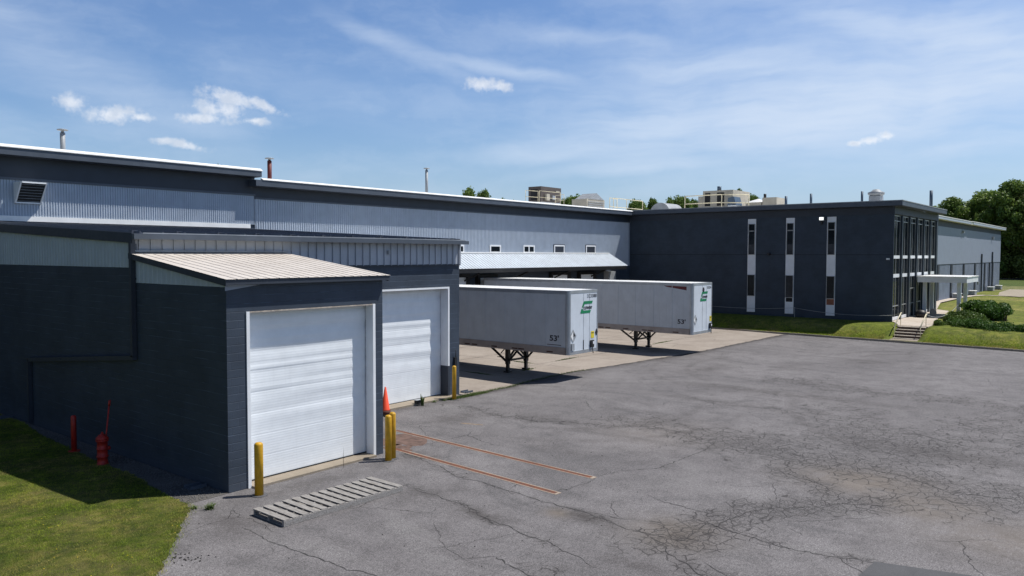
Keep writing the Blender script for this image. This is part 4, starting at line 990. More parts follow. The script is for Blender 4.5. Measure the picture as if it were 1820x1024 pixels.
mb = MB(); mb.v += [(79.9, 31.35, 11.401), (82.6, 31.35, 11.401), (82.6, 33.15, 11.401), (79.9, 33.15, 11.401), (81.2, 32.2, 11.85)]
for f_ in ((0, 3, 2, 1), (0, 1, 4), (1, 2, 4), (2, 3, 4), (3, 0, 4)): mb.f.append(f_); mb.sm.append(False)
mb.build('lid', M['white_flash'], t)
MB().tube([(80.2, 31.1, 11.851), (80.2, 31.1, 12.25)], .14, 10).build('flue', M['black'], t)

# ------------------------------------------------------------------ trailers
def trailer(x0, yn, zb, zt_, w, label, number, far=False):
    x1 = x0+w; L = 16.15; y1 = yn+L
    t = thing('semi_trailer', label, 'trailer', (x0, yn, 0), 'box trailers parked at the dock')
    off = WL[t.name]
    rb = .34; rt = .17
    MB().box(x0+.03, yn+.16, zb+rb, x1-.03, y1-.06, zt_-rt).build('body', M['trailer_white'], t)
    MB().box(x0+.02, yn+.16, zt_-rt+.001, x0+.06, y1, zt_).box(x1-.06, yn+.16, zt_-rt+.001, x1-.02, y1, zt_).box(x0+.14, yn+.01, zt_-rt+.03, x1-.14, yn+.16, zt_).build('top_rail', M['alu'], t)
    MB().box(x0+.06, yn+.161, zt_-.04, x1-.06, y1, zt_-.012).build('roof', M['white_flash'], t)
    MB().box(x0, yn+.16, zb, x0+.05, y1, zb+rb-.001).box(x1-.05, yn+.16, zb, x1, y1, zb+rb-.001).build('side_rail', M['rail_grey'], t)
    MB().box(x0+.05, yn+.1, zb+.06, x1-.05, y1, zb+.30).build('underframe', M['black'], t)
    mb = MB(); y = yn+1.35
    while y < y1-.3:
        mb.box(x0+.012, y-.02, zb+rb, x0+.0299, y+.02, zt_-rt); mb.box(x1-.0299, y-.02, zb+rb, x1-.012, y+.02, zt_-rt); y += 1.24
    mb.build('panel_joint', M['trailer_white'], t)
    rf_ = M.setdefault('reflector', paint('dark_reflector', (.05, .012, .01), .4))
    for k, y in enumerate([.9, 2.6, 3.0, 4.3, 5.6, 6.1, 7.7, 8.3, 9.6, 11]): MB().box(x0-.006, yn+y, zb+.07, x0-.0005, yn+y+.36, zb+.13).build('reflector', rf_, t)
    # nose
    MB().box(x0+.14, yn+.02, zb+.16, x1-.14, yn+.15, zt_-rt+.029).build('nose_panel', M['trailer_nose'], t)
    for sx_, xx_ in ((1, x0+.0), (-1, x1-.0)):
        arc = [(xx_+sx_*(.16-.16*math.cos(a)), yn+.16-.16*math.sin(a), zb) for a in np.linspace(0, math.pi/2, 8)]
        pts = arc+[(xx_+sx_*.16, yn+.17, zb), (xx_, yn+.19, zb)]
        if sx_ < 0: pts = pts[::-1]
        MB().prism(pts, (0, 0, zt_-zb-.002)).build('corner_post', M['alu'], t)
    MB().box(x0+.16, yn-.005, zb, x1-.16, yn+.10, zb+.159).build('front_sill', M['alu'], t)
    MB().box(x0+w*.48, yn+.012, zb+.17, x0+w*.48+.012, yn+.0199, zt_-rt).box(x0+w*.68, yn+.012, zb+.17, x0+w*.68+.01, yn+.0199, zt_-rt).build('nose_joint', M['alu'], t)
    yd = yn+.014; s = w/2.55
    # emblem: green slanted C with the haulier's lettering
    u0 = x0+.98*s-.02 if not far else x0+.92*s; v0 = zt_-1.10
    k = .95
    def P(u, v): return (u0+u*k, yd, v0+v*k)
    mb = MB()
    mb.prism([P(.27, .56), P(.33, .60), P(1.10, .60), P(1.03, .46), P(.38, .46), P(.35, .43), P(.26, .30), P(.13, .30)], (0, -.004, 0))
    mb.prism([P(.10, .24), P(.0, .05), P(.04, 0), P(.86, 0), P(.94, .14), P(.24, .14), P(.20, .24)][::1], (0, -.004, 0))
    mb.build('emblem', M['green'], t)
    text_obj('cowan', .30*k, M['ink'], (u0+.29*k, yd-.004, v0+.20*k), '-y', t, 'lettering', .3, .74*k, .004)
    if not far:
        text_obj(number, .225, M['ink'], (x1-1.02, yd, zt_-.37), '-y', t, 'fleet_number', 0, .80, 0)
    else:
        text_obj(number, .20, M['ink'], (x1-.80, yd, zt_-.37), '-y', t, 'fleet_number', 0, .56, 0)
        mb = MB(); mb.prism([(x0+1.42+.14*math.cos(a), yd, zt_-.42+.15*math.sin(a)) for a in np.linspace(0, 6.28, 9)[:-1]], (0, -.004, 0)); mb.build('seal_mark', M['ink'], t)
    text_obj("53'", .36, M['ink'], (x0+.02, yn+1.1 if not far else yn+.98, zb+.62), '-x', t, 'length_marking', 0, .52, .008)
    # placard
    cxp, czp = x0+.36, zb+.86; r_ = .26
    pl = MB().prism([(cxp-r_, yd, czp), (cxp, yd, czp-r_*1.2), (cxp+r_, yd, czp), (cxp, yd, czp+r_*1.2)], (0, -.01, 0)).build('placard', M['galv'], t)
    MB().prism([(cxp-r_*.72, yd-.0105, czp), (cxp, yd-.0105, czp-r_*.85), (cxp, yd-.0105, czp+r_*.85)], (0, -.002, 0)).build('placard_face', M['white_flash'], pl)
    MB().prism([(cxp+.02, yd-.0105, czp-r_*.1), (cxp+r_*.72, yd-.0105, czp), (cxp+.02, yd-.0105, czp+r_*.8)], (0, -.002, 0)).build('placard_face', M['black'], pl)
    xl = x0+w*.73 if not far else x1-.42
    lb = MB().box(xl, yd-.006, zb+.66, xl+.27, yd, zb+.98).build('warning_label', M['yellow_label'], t)
    MB().box(xl+.04, yd-.009, zb+.88, xl+.23, yd-.0065, zb+.92).build('label_line', M['ink'], lb)
    if not far:
        MB().prism([(x1-.33, yd, zb+.92), (x1-.22, yd, zb+.76), (x1-.11, yd, zb+.92), (x1-.22, yd, zb+1.08)], (0, -.02, 0)).build('placard', M['black'], t)
        MB().box(x0+.2, yd-.05, zb+.20, x0+.42, yd, zb+.52).build('document_box', M['galv'], t)
        MB().box(x0+w*.48-.02, yd-.01, zb+.17, x0+w*.48+.03, yd-.0001, zb+.62).build('nose_slot', M['black'], t)
    g_ = MB().box(xl-.08, yd-.07, zb+.22, xl+.18, yd-.0065, zb+.56).build('coupling_box', M['black'], t)
    MB().tube([(xl-.02, yd-.09, zb+.42), (xl-.02, yd-.16, zb+.34), (xl-.02, yd-.12, zb+.18), (xl+.06, yd-.08, zb+.02), (xl+.12, yd-.06, zb-.06)], .022, 6).build('air_hose', M['rubber'], g_)
    MB().box(xl+.06, yd-.09, zb+.38, xl+.16, yd-.0705, zb+.50).build('socket', M['white_trim'], g_)
    # maker's strip on the side
    if far: MB().prism([(x0+.028, yn+.42, zt_-.42), (x0+.028, yn+1.75, zt_-.24), (x0+.028, yn+1.9, zt_-.17), (x0+.028, yn+.42, zt_-.20)], (-.004, 0, 0)).build('side_decal', M['maroon'], t)
    else: MB().box(x0+.0255, yn+.45, zb+.42, x0+.0295, yn+1.25, zb+.45).build('side_marking', M['ink'], t)
    # landing gear
    yg = yn+4.15; lg = MB()
    xa, xb = x0+.66, x0+w-.42
    g0 = MB().box(xa-.2, yg-.35, zb-.06, xb+.2, yg+.5, zb+.06).bar((xa, yg, .62), (xb, yg, .62), .09).bar((xa, yg, .66), ((xa+xb)/2, yg, zb), .075).bar((xb, yg, .66), ((xa+xb)/2, yg, zb), .075).build('landing_gear', M['black'], t)
    for x in (xa, xb):
        MB().box(x-.095, yg-.095, .45, x+.095, yg+.095, zb-.06).box(x-.07, yg-.07, .09, x+.07, yg+.07, .45).build('leg', M['black'], g0)
        MB().box(x-.14, yg-.16, .03, x+.14, yg+.16, .09).build('foot', M['black'], g0)
        MB().bar((x, yg+.07, .55), (x, yg+1.15, zb), .085).bar((x, yg-.07, .60), (x, yg-.72, zb), .08).bar((x, yg+.45, .95), (x, yg+.12, zb), .04).build('brace', M['black'], g0)
    MB().tube([(x0+.1, yg+.2, .85), (x0+.1, yg-.05, .85), (x0+.3, yg-.05, .85)], .018, 6).build('crank', M['black'], g0)
    # rear axles
    bg_ = MB().box(x0+.5, y1-4.2, .75, x1-.5, y1-1.2, zb+.05).build('bogie', M['black'], t)
    for ya in (y1-3.4, y1-2.1):
        for xs_ in (x0+.02, x1-.58):
            w_ = MB().tube([(xs_, ya, .53), (xs_+.56, ya, .53)], .50, 24).build('wheel', M['rubber'], bg_)
            MB().tube([(xs_-.006, ya, .53), (xs_+.566, ya, .53)], .27, 18).build('rim', M['white_trim'], bg_)
    for xm in (x0+.1, x1-.7): MB().box(xm, y1-.35, .35, xm+.6, y1-.33, zb).build('mudflap', M['rubber'], bg_)
    MB().box(x0+.03, y1-.059, zb, x1-.03, y1-.0, zt_-.05).build('rear_door', M['trailer_white'], t)
    return t
trailer(29.45, 20.5, 1.27, 4.24, 2.55, 'white box trailer numbered 323388, the nearer of the two trailers, beside the garage annex', '323388')
trailer(42.05, 20.5, 1.22, 4.24, 2.72, 'white box trailer numbered 332234, the farther of the two, closest to the dark office wall', '332234', True)

# ------------------------------------------------------------------ yard furniture
def bollard(x, y, h, r, label):
    t = thing('bollard', label, 'bollard', (x, y, 0), 'yellow steel bollards by the garage doors')
    MB().lathe(x, y, [(r, 0.0), (r, h-.05), (r*.92, h-.02), (r*.6, h+.005), (.02, h+.015)], 20).build('post', M['yellow'], t)
    MB().lathe(x, y, [(r*1.9, 0.002), (r*1.8, .012), (r*1.02, .02)], 16).build('collar', M['patch'], t)
bollard(10.83, 16.72, 1.30, .105, 'yellow bollard standing alone at the left edge of the nearer garage door')
bollard(15.02, 16.70, 1.31, .095, 'left one of the paired yellow bollards at the corner of the garage bay')
bollard(15.27, 16.80, 1.34, .095, 'right one of the paired yellow bollards at the corner of the garage bay')
bollard(23.10, 21.72, 1.38, .085, 'yellow bollard beside the dark jamb of the farther garage door')
t = thing('traffic_cone', 'tall orange traffic cone with a dark base behind the paired bollards', 'traffic cone', (19.25, 21.55, 0))
MB().lathe(19.25, 21.55, [(.165, .20), (.155, .22), (.03, 1.04), (.015, 1.05)], 20).build('cone', M['orange'], t)
MB().lathe(19.25, 21.55, [(.19, .05), (.187, .198)], 20).build('collar', paint('dirty_cone_foot', (.10, .03, .02), .8), t)
MB().box(19.05, 21.35, .003, 19.45, 21.75, .05).build('base', M['rubber'], t)
t = thing('marker_post', 'plain red steel post with a foot flange on the grass left of the hydrant', 'post', (9.77, 24.7, 0))
MB().lathe(9.77, 24.7, [(.075, .04), (.075, 1.05), (.055, 1.09), (.01, 1.1)], 16).build('post', M['red'], t)
MB().lathe(9.77, 24.7, [(.17, .0), (.16, .04)], 16).build('flange', M['red'], t)
t = thing('fire_hydrant', 'stout red fire hydrant with a domed cap in the shade of the long wall', 'fire hydrant', (9.66, 22.55, 0))
MB().lathe(9.66, 22.55, [(.16, 0.0), (.16, .04), (.135, .05), (.135, .22), (.155, .23), (.155, .26), (.135, .27), (.135, .44), (.15, .45), (.15, .47), (.135, .48), (.135, .66), (.165, .67), (.165, .72)], 20).build('barrel', M['red'], t)
MB().lathe(9.66, 22.55, [(.17, .721), (.165, .76), (.10, .84), (.05, .87), (.03, .875), (.03, .93)], 20).build('bonnet', M['red'], t)
for a, b in (((9.66+.11, 22.55, .45), (9.66+.2, 22.55, .45)),):
    MB().tube([a, b], .06, 12).build('outlet', M['red'], t)
t = thing('valve_rod', 'slim leaning red rod rising just behind the fire hydrant', 'rod', (9.8, 22.75, 0))
MB().tube([(9.80, 22.75, .02), (9.86, 22.75, .8), (9.94, 22.72, 1.62)], .022, 8).build('rod', M['red'], t)
MB().tube([(9.94, 22.72, 1.60), (9.955, 22.71, 1.76)], .032, 8).build('sleeve', M['red'], t)

# long pallet
pa = thing('pallet', 'long weathered grey wooden pallet lying on the asphalt before the nearer garage door', 'pallet', (9.86, 14.3, 0))
th = math.radians(-1.6); ct, st_ = math.cos(th), math.sin(th)
def pbox(mb, u0, v0, z0, u1, v1, z1, j=0.0):
    q = []
    for z in (z0, z1):
        for u, v in ((u0, v0), (u1, v0), (u1, v1), (u0, v1)):
            u_ = u+(j if v > .6 else -j); q.append((9.88+u_*ct-v*st_, 14.36+u_*st_+v*ct, z))
    mb.hexa(q)
for v in (0, .56, 1.13):
    mb = MB(); pbox(mb, 0, v if v else -.03, .006 if v == 0 else .022, 3.40, v+.045, .128); mb.build('stringer', M['grey_wood'], pa)
nb = 14
for k in range(nb):
    u = k*(3.40-.165)/(nb-1); mb = MB(); pbox(mb, u+random.uniform(-.006, .006), -.018, .1285, u+.165, 1.19+random.uniform(-.01, .01), .150+random.uniform(-.001, .003), random.uniform(-.008, .008)); mb.build('deck_board', M['grey_wood'], pa)
for k, u in enumerate((0, 1.1, 2.2, 3.25)):
    mb = MB(); pbox(mb, u, .05, .004, u+.12, 1.12, .0215); mb.build('bottom_board', M['grey_wood'], pa)

# door tracks sunk into the asphalt
for (ax, ay), (bx, by), lab in (((16.10, 17.9), (15.58, 11.12), 'rusty track with pale edges sunk in the asphalt, nearer the pallet'), ((17.80, 19.4), (17.29, 11.18), 'rusty track with pale edges sunk in the asphalt, farther from the pallet')):
    t = thing('sunken_track', lab, 'track', (bx, by, 0), 'rusty tracks in the asphalt')
    L = math.hypot(bx-ax, by-ay); nx_, ny_ = -(by-ay)/L, (bx-ax)/L
    def st(o0, o1, z, s0=0., s1=1., name='x', mt=None):
        pts = []
        for s_, o in ((s0, o0), (s0, o1), (s1, o1), (s1, o0)): pts.append((ax+(bx-ax)*s_+nx_*o, ay+(by-ay)*s_+ny_*o, z))
        mb = MB(); mb.prism(pts[::-1] if True else pts, (0, 0, .004)); return mb.build(name, mt, t)
    st(-.075, .075, .002, 0, 1, 'channel', M['rust'])
    st(-.11, -.0751, .003, .0, 1.0, 'edge_strip', M['pale_seal']); st(.0751, .11, .003, .08, 1.0, 'edge_strip', M['pale_seal'])
    st(-.075, .075, .0065, .988, 1.0, 'end_strip', M['pale_seal'])
# rust bleed near the doors
mb = MB(); n = 26
for (cx, cy, rx, ry) in ((17.0, 18.2, .75, .8), (16.2, 17.6, .4, .5)):
    mb.poly([(cx+rx*(1+.25*math.sin(5*a+cx)+random.uniform(-.1, .1))*math.cos(a), cy+ry*(1+.2*math.sin(3*a)+random.uniform(-.1, .1))*math.sin(a), .0016) for a in np.linspace(0, 6.283, n+1)[:-1]])
mb.build('rust_stain', paint('rust_stained_asphalt', (.135, .085, .068), .9, var=.35, scale=4))['kind'] = 'structure'
MB().poly([(19.98, 18.50, .003), (20.25, 17.70, .003), (20.32, 17.72, .003), (20.06, 18.52, .003)]).build('worn_paint_mark', paint('worn_mark', (.26, .18, .10), .9, var=.3, scale=9))['kind'] = 'structure'

def splash(x, y, lab, s=1., rz_=0):
    t = thing('splash_block', lab, 'splash block', (x, y, 0), 'splash blocks at the wall feet')
    MB().box(x-.22*s, y-.16*s, 0.01, x+.22*s, y+.16*s, .05).box(x-.22*s, y-.16*s, .05, x+.22*s, y-.12*s, .10).box(x-.22*s, y+.12*s, .05, x+.22*s, y+.16*s, .10).build('tray', M['slate_trim'], t)
splash(10.16, 18.5, 'grey splash block by the near corner of the shaded wall'); splash(10.2, 31.6, 'grey splash block at the far left foot of the shaded wall'); splash(24.6, 22.4, 'grey splash block at the right corner of the garage annex')
t = thing('drain_box', 'small dark drain box on the sill of the farther garage door', 'box', (21.4, 22.0, 0)); MB().box(21.25, 21.95, .072, 21.55, 22.12, .20).build('box', M['rubber'], t); MB().box(21.22, 21.92, .201, 21.58, 22.15, .215).build('lid', M['galv'], t)
t = thing('wall_switch', 'small dark push button box on the pier beside the farther door', 'switch box', (23.72, 22.2, 1.4)); MB().box(23.68, 22.22, 1.25, 23.80, 22.299, 1.62).build('box', M['black'], t); MB().tube([(23.74, 22.23, 1.62), (23.74, 22.23, 1.95)], .015, 6).build('conduit', M['black'], t)

# ------------------------------------------------------------------ steps, handrails, terrace
t = thing('entrance_steps', 'flight of five pale edged concrete steps climbing the bank to the entrance', 'steps', (58.9, 11.8, 0))
ys0, ys1 = 11.85, 13.6
for k in range(5):
    xx_ = 58.75+k*.36; zt_ = .178*(k+1)
    MB().box(xx_, ys0, 0, 60.65, ys1, zt_-.045).build('riser', M['riser'], t) if k == 0 else MB().box(xx_, ys0, .178*k+.001, 60.65, ys1, zt_-.045).build('riser', M['riser'], t)
    MB().box(xx_-.03, ys0-.01, zt_-.045, xx_+.38 if k < 4 else 60.65, ys1+.01, zt_-.002*k).build('tread', M['step'], t)
MB().prism([(60.6, 11.75, .86), (60.6, 13.75, .86), (61.4, 13.85, .86), (63.69, 14.7, .86), (64, 15.0, .86), (81, 15.0, .86), (79.2, 13.7, .86), (76.5, 13.4, .86), (70.4, 12.9, .86), (66, 12.3, .86), (63, 11.8, .86)][::-1], (0, 0, .055)).build('terrace', M['terrace'])['kind'] = 'structure'
MB().poly([(57.75, 11.6, .135), (58.8, 11.6, .135), (58.8, 13.9, .135), (57.75, 13.9, .135)]).build('step_landing', M['kerb'])['kind'] = 'structure'
for y, lab in ((ys0+.06, 'sloping cream handrail on the right side of the entrance steps'), (ys1-.06, 'sloping cream handrail on the left side of the entrance steps')):
    t = thing('handrail', lab, 'handrail', (59.0, y, .1), 'handrails of the entrance steps')
    MB().tube([(58.95, y, .95), (60.75, y, 1.78), (60.95, y, 1.78)], .04, 8).build('rail', M['cream_rail'], t)
    for x, z0, z1 in ((59.05, .17, 1.0), (60.75, .90, 1.76)): MB().tube([(x, y, z0), (x, y, z1)], .022, 6).build('post', M['cream_rail'], t)
# rope line along the foot of the office wall
t = thing('rope_barrier', 'thin pale rope sagging along the foot of the office wall on slim stakes', 'rope', (62.9, 21.8, .9))
mb = MB(); nodes = [(62.9, 36, 1.6), (62.9, 29, 1.52), (62.9, 21.83, 1.68), (62.9, 14.6, 1.44), (61.0, 13.7, 1.75)]
for (a, b), sag in zip(zip(nodes, nodes[1:]), (.1, .12, .22, .03)):
    pts = [(a[0]+(b[0]-a[0])*k/10, a[1]+(b[1]-a[1])*k/10, a[2]+(b[2]-a[2])*k/10-sag*4*(k/10)*(1-k/10)) for k in range(11)]; mb.tube(pts, .014, 5)
mb.build('rope', M['cable'], t)
for p in nodes[1:3]: MB().tube([(p[0], p[1], .8), (p[0], p[1], p[2]+.05)], .018, 6).build('stake', M['cable'], t)
t = thing('rope_barrier', 'pale rope sagging from the right handrail to the outer canopy post', 'rope', (61, 11.9, 1.75))
a, b = Vector((60.95, 11.95, 1.74)), Vector((71.8, 11.7, 2.0)); mb = MB()
mb.tube([tuple(a.lerp(b, k/14)-Vector((0, 0, .55*4*(k/14)*(1-k/14)))) for k in range(15)], .022, 5); mb.build('rope', M['cable'], t)
t = thing('rubbish_bag', 'black bag lying at the foot of the inner canopy post', 'bag', (69.5, 14.0, .9))
mb = MB(); mb.lathe(69.5, 14.0, [(.30, .915), (.42, 1.02), (.45, 1.2), (.35, 1.42), (.12, 1.52)], 12); mb.build('bag', M['black'], t)
t = thing('stone_marker', 'rounded pale slab standing by the inner canopy post', 'slab', (70.9, 13.6, .9))
mb = MB(); mb.prism([(71.1, 13.45+.24*math.cos(a), 1.28+.28*math.sin(a)) for a in np.linspace(0, math.pi, 10)]+[(71.1, 13.21, .915), (71.1, 13.69, .915)], (.12, 0, 0)); mb.build('slab', M['step'], t)
for k, (x, y, lab) in enumerate(((103, 17.0, 'grey condenser unit at the extension wall, seen left of the outer canopy posts'), (112.6, 16.9, 'grey condenser unit at the extension wall, seen between the outer canopy posts'), (128, 17.0, 'grey condenser unit right of the canopy below the thin dark pipes'), (134.8, 16.9, 'grey condenser unit at the far end of the extension wall'))):
    t = thing('condenser_unit', lab, 'condenser', (x, y, .95), 'condenser units along the extension wall')
    MB().box(x-.7, y-.35, 1.0, x+.7, y+.35, 1.42).build('cabinet', M['galv'], t); MB().box(x-.75, y-.4, 1.421, x+.75, y+.4, 1.5).build('lid', M['white_flash'], t); MB().box(x-.8, y-.4, .9, x+.8, y+.4, .999).build('plinth', M['kerb'], t)

# ------------------------------------------------------------------ vegetation
def leaf_cloud(C, R, n, size, flat=1.0, seed=0, shell=.55):
    rs = np.random.default_rng(seed); C = np.asarray(C); R = np.asarray(R)
    wts = R.prod(1)**.72; wts /= wts.sum(); idx = rs.choice(len(C), n, p=wts)
    d = rs.normal(size=(n, 3)); d /= np.linalg.norm(d, axis=1)[:, None]
    rad = shell+(1-shell)*rs.uniform(0, 1, n)**.5; rad *= rs.normal(1, .10, n)
    p = C[idx]+d*R[idx]*rad[:, None]
    a = rs.normal(size=(n, 3))+d*.7; a /= np.linalg.norm(a, axis=1)[:, None]
    t1 = np.cross(a, rs.normal(size=(n, 3))); t1 /= np.linalg.norm(t1, axis=1)[:, None]; t2 = np.cross(a, t1)
    s = size*rs.uniform(.6, 1.35, n)[:, None]/2
    V = np.stack([p-t1*s*.9, p-t2*s*.55, p+t1*s, p+t2*s*.55], 1)
    return V.reshape(-1, 3), np.arange(4*n).reshape(-1, 4)
def make_tree(name, label, cat, h, w, mat, seed, n=5200, leaf=.55, group=None, crown_lo=.06, narrow=0.):
    rs = random.Random(seed); t = thing(name, label, cat, (0, 0, 0), group)
    mb = MB(); hh = h*.62; mb.tube([(0, 0, -.3), (.05, 0, h*.12), (.1, .1, h*.3), (0, .1, hh)], [h*.022, h*.017, h*.013, h*.004], 9)
    cl = []
    for k in range(rs.randint(7, 9)):
        a = rs.uniform(0, 6.28); z0 = h*rs.uniform(.2, .5); L = w*.5*rs.uniform(.5, .9); z1 = z0+h*rs.uniform(.12, .3)
        mb.tube([(0.05, .05, z0), (math.cos(a)*L*.5, math.sin(a)*L*.5, (z0+z1)/2+.3), (math.cos(a)*L, math.sin(a)*L, z1)], [h*.009, h*.006, h*.002], 6)
    mb.build('trunk', M['bark'], t)
    for k in range(46):
        tz = rs.uniform(0, 1); z = h*(crown_lo+(1-crown_lo)*tz)*.94
        env = math.sin(math.pi*min(1, (.28+tz*.68)))**.6*(1-narrow*tz); a = rs.uniform(0, 6.28); rr_ = w*.5*env*rs.uniform(.2, .9)
        cr = w*rs.uniform(.10, .20)*(1.15-.4*tz); cl.append(((math.cos(a)*rr_, math.sin(a)*rr_, z), (cr, cr, cr*rs.uniform(.7, 1.0))))
    cl.append(((0, 0, h*.9), (w*.15, w*.15, h*.09)))
    V, F = leaf_cloud([c for c, r in cl], [r for c, r in cl], n, leaf, seed=seed)
    np_mesh('crown', V, F, mat, t)
    return t
def place(src, x, y, z, rot, s, label, group, first):
    c = src if first else None
    if not first:
        c = src.copy(); COL.objects.link(c)
        for ch in src.children: d = ch.copy(); COL.objects.link(d); d.parent = c
    c.location = (x, y, z); c.rotation_euler = (0, 0, rot); c.scale = (s[0], s[0], s[1]); c['label'] = label; c['group'] = group
    return c
protos = [make_tree('broadleaf_tree', 'x', 'tree', 20, 15, M['leaf_a'], 1, 20000, .62), make_tree('broadleaf_tree', 'x', 'tree', 20, 13, M['leaf_b'], 2, 20000, .62),
          make_tree('broadleaf_tree', 'x', 'tree', 20, 14, M['leaf_c'], 3, 20000, .62), make_tree('broadleaf_tree', 'x', 'tree', 20, 11, M['leaf_a'], 4, 16000, .6, narrow=.4)]
used = set()
G1 = 'trees at the edge of the field'
edge_trees = [(200, 34, 1, 1.0, .90, 'leftmost tree of the field edge, dark and round, rising behind the extension roof'),
 (203, 28, 0, .95, .98, 'mid green tree second from the left at the field edge'), (199, 23.5, 1, 1.0, 1.06, 'darkest tall tree just right of the end of the extension'),
 (206, 31, 2, 1.0, .88, 'olive tree partly hidden behind the leftmost edge tree'), (198, 19.5, 2, 1.05, .92, 'olive green tree in front at the middle of the field edge'),
 (205, 15.5, 0, 1.1, 1.08, 'tall mid green tree near the right edge of the view'), (197, 13, 1, .9, .98, 'dark tree before the tall one near the right edge of the view'),
 (208, 22, 3, 1.1, 1.10, 'narrow topped tree standing highest at the back of the field edge'), (199, 7, 0, 1.0, 1.0, 'mid green tree at the right margin of the view'),
 (206, 1, 1, 1.0, 1.05, 'dark tree just outside the right margin'), (210, 40, 3, 1.0, .86, 'narrow tree behind the far roof corner'),
 (199, -7, 2, 1.0, 1.0, 'olive tree right of the view'), (204, -15, 0, 1.1, 1.0, 'broad tree farther right of the view'), (201, -25, 1, 1.0, 1.0, 'dark tree farthest right at the field edge')]
for i, (x, y, k, sw, sh, lab) in enumerate(edge_trees):
    f = k not in used; used.add(k); place(protos[k], x, y, .9, i*1.3, (sw, sh), lab, G1, f)
G2 = 'trees beyond the roofs'
def polar(azd, d): return (d*math.cos(math.radians(azd)), d*math.sin(math.radians(azd)))
back = [(42.15, 125, 3, 0.61, .84, 'left one of the pair of tree tops above the middle of the long roof'), (41.15, 124, 1, 0.43, .80, 'right one of the pair of tree tops above the middle of the long roof'),
 (39.6, 126, 0, 0.43, .735, 'small tree top just left of the brown rooftop unit'), (39.0, 127, 3, 0.43, .74, 'tiny tree top touching the left rail of the brown rooftop unit'),
 (35.0, 150, 1, 0.61, .84, 'tree top right behind the brown rooftop unit'), (34.2, 146, 0, 0.61, .84, 'round tree top between the brown unit and the white gable vent'), (33.4, 152, 3, 0.65, .85, 'darker tree top left of the white gable vent'),
 (30.0, 175, 0, .5, .90, 'tree top behind the cream guardrail'), (28.9, 180, 1, .5, .93, 'tree top left of the rounded grey hood'), (27.7, 178, 3, .5, .95, 'tree top above the rounded grey hood'), (26.9, 182, 0, .55, .96, 'tree top right of the rounded grey hood'), (26.0, 185, 1, .5, .93, 'low tree top left of the beige two door unit'),
 (22.85, 190, 1, .38, 1.06, 'tree top directly right of the beige two door unit'), (22.0, 186, 0, .36, .98, 'tree top left of the pyramid lidded unit'), (20.05, 190, 3, .3, .92, 'small tree top beside the first blue grey pipe'),
 (60.4, 100, 3, .3, .83, 'tiny tree top peeping over the left roof'), (59.6, 100, 1, .25, .815, 'second tiny tree top peeping over the left roof')]
for i, (a, d, k, sw, sh, lab) in enumerate(back):
    x, y = polar(a, d); place(protos[k], x, y, 0, i*2.1, (sw, sh), lab, G2, False)

def shrub(name, cls, n, size, mat, label, cat, seed, group=None):
    c0 = cls[0][0]; t = thing(name, label, cat, (c0[0], c0[1], float(hr(np.array([c0[0]]), np.array([c0[1]]))[0])), group)
    V, F = leaf_cloud([c for c, r in cls], [r for c, r in cls], n, size, seed=seed, shell=.72)
    np_mesh('foliage', V, F, mat, t)
    mb = MB()
    for c, r in cls[:6]:
        for k in range(3): mb.tube([(c[0], c[1], .5), (c[0]+r[0]*.4*math.cos(k*2.1), c[1]+r[1]*.4*math.sin(k*2.1), c[2])], [.04, .015], 5)
    mb.build('stem', M['bark'], t)
    return t
rs = random.Random(3)
def lump(cx, cy, cz, rx, ry, rz_, k, sub=.45):
    o = []
    for i in range(k):
        a = rs.uniform(0, 6.28); q = rs.uniform(.2, .75); zz = rs.uniform(-.3, .7)
        o.append(((cx+rx*q*math.cos(a), cy+ry*q*math.sin(a), cz+rz_*zz*(1-q*.5)), (rx*sub*rs.uniform(.7, 1.2), ry*sub*rs.uniform(.7, 1.2), rz_*sub*rs.uniform(.8, 1.2))))
    o.append(((cx, cy, cz-.15*rz_), (rx*.62, ry*.62, rz_*.6))); return o
shrub('bush', lump(71, 10.0, 1.55, 3.0, 1.6, 1.0, 30, .30), 20000, .17, M['shrub'], 'big rounded dark green bush on the lawn right of the canopy posts', 'bush', 21)
shrub('bush', lump(70.5, 8.9, 1.5, 1.6, .9, .8, 9), 7000, .15, M['shrub'], 'smaller dark bush grown into the right side of the big rounded one', 'bush', 22)
shrub('bush', lump(65.8, 11.1, 1.15, 1.2, .75, .55, 9), 6000, .12, M['shrub_pale'], 'low pale green shrub under the outer canopy posts', 'shrub', 23)
shrub('bush', lump(65.3, 10.1, 1.25, 2.1, 1.2, .62, 14), 10000, .13, M['shrub_pale'], 'spreading mid green juniper between the steps and the big bush', 'shrub', 24)
shrub('bush', lump(63.3, 11.5, .95, .9, .55, .35, 7), 4000, .11, M['shrub_pale'], 'low ground hugging shrub beside the top of the steps', 'shrub', 25)
cl = []
for y in np.arange(10.4, -9, -.55):
    xk = kx(y)+4.6+max(0, (y-8.3))*.75; cl += lump(xk+rs.uniform(-.1, .1), y, .92+rs.uniform(-.05, .08), 1.05, .75, .60, 4, .5)
shrub('hedge', cl, 60000, .12, M['shrub'], 'long dark clipped hedge running along the bank to the right', 'hedge', 26)

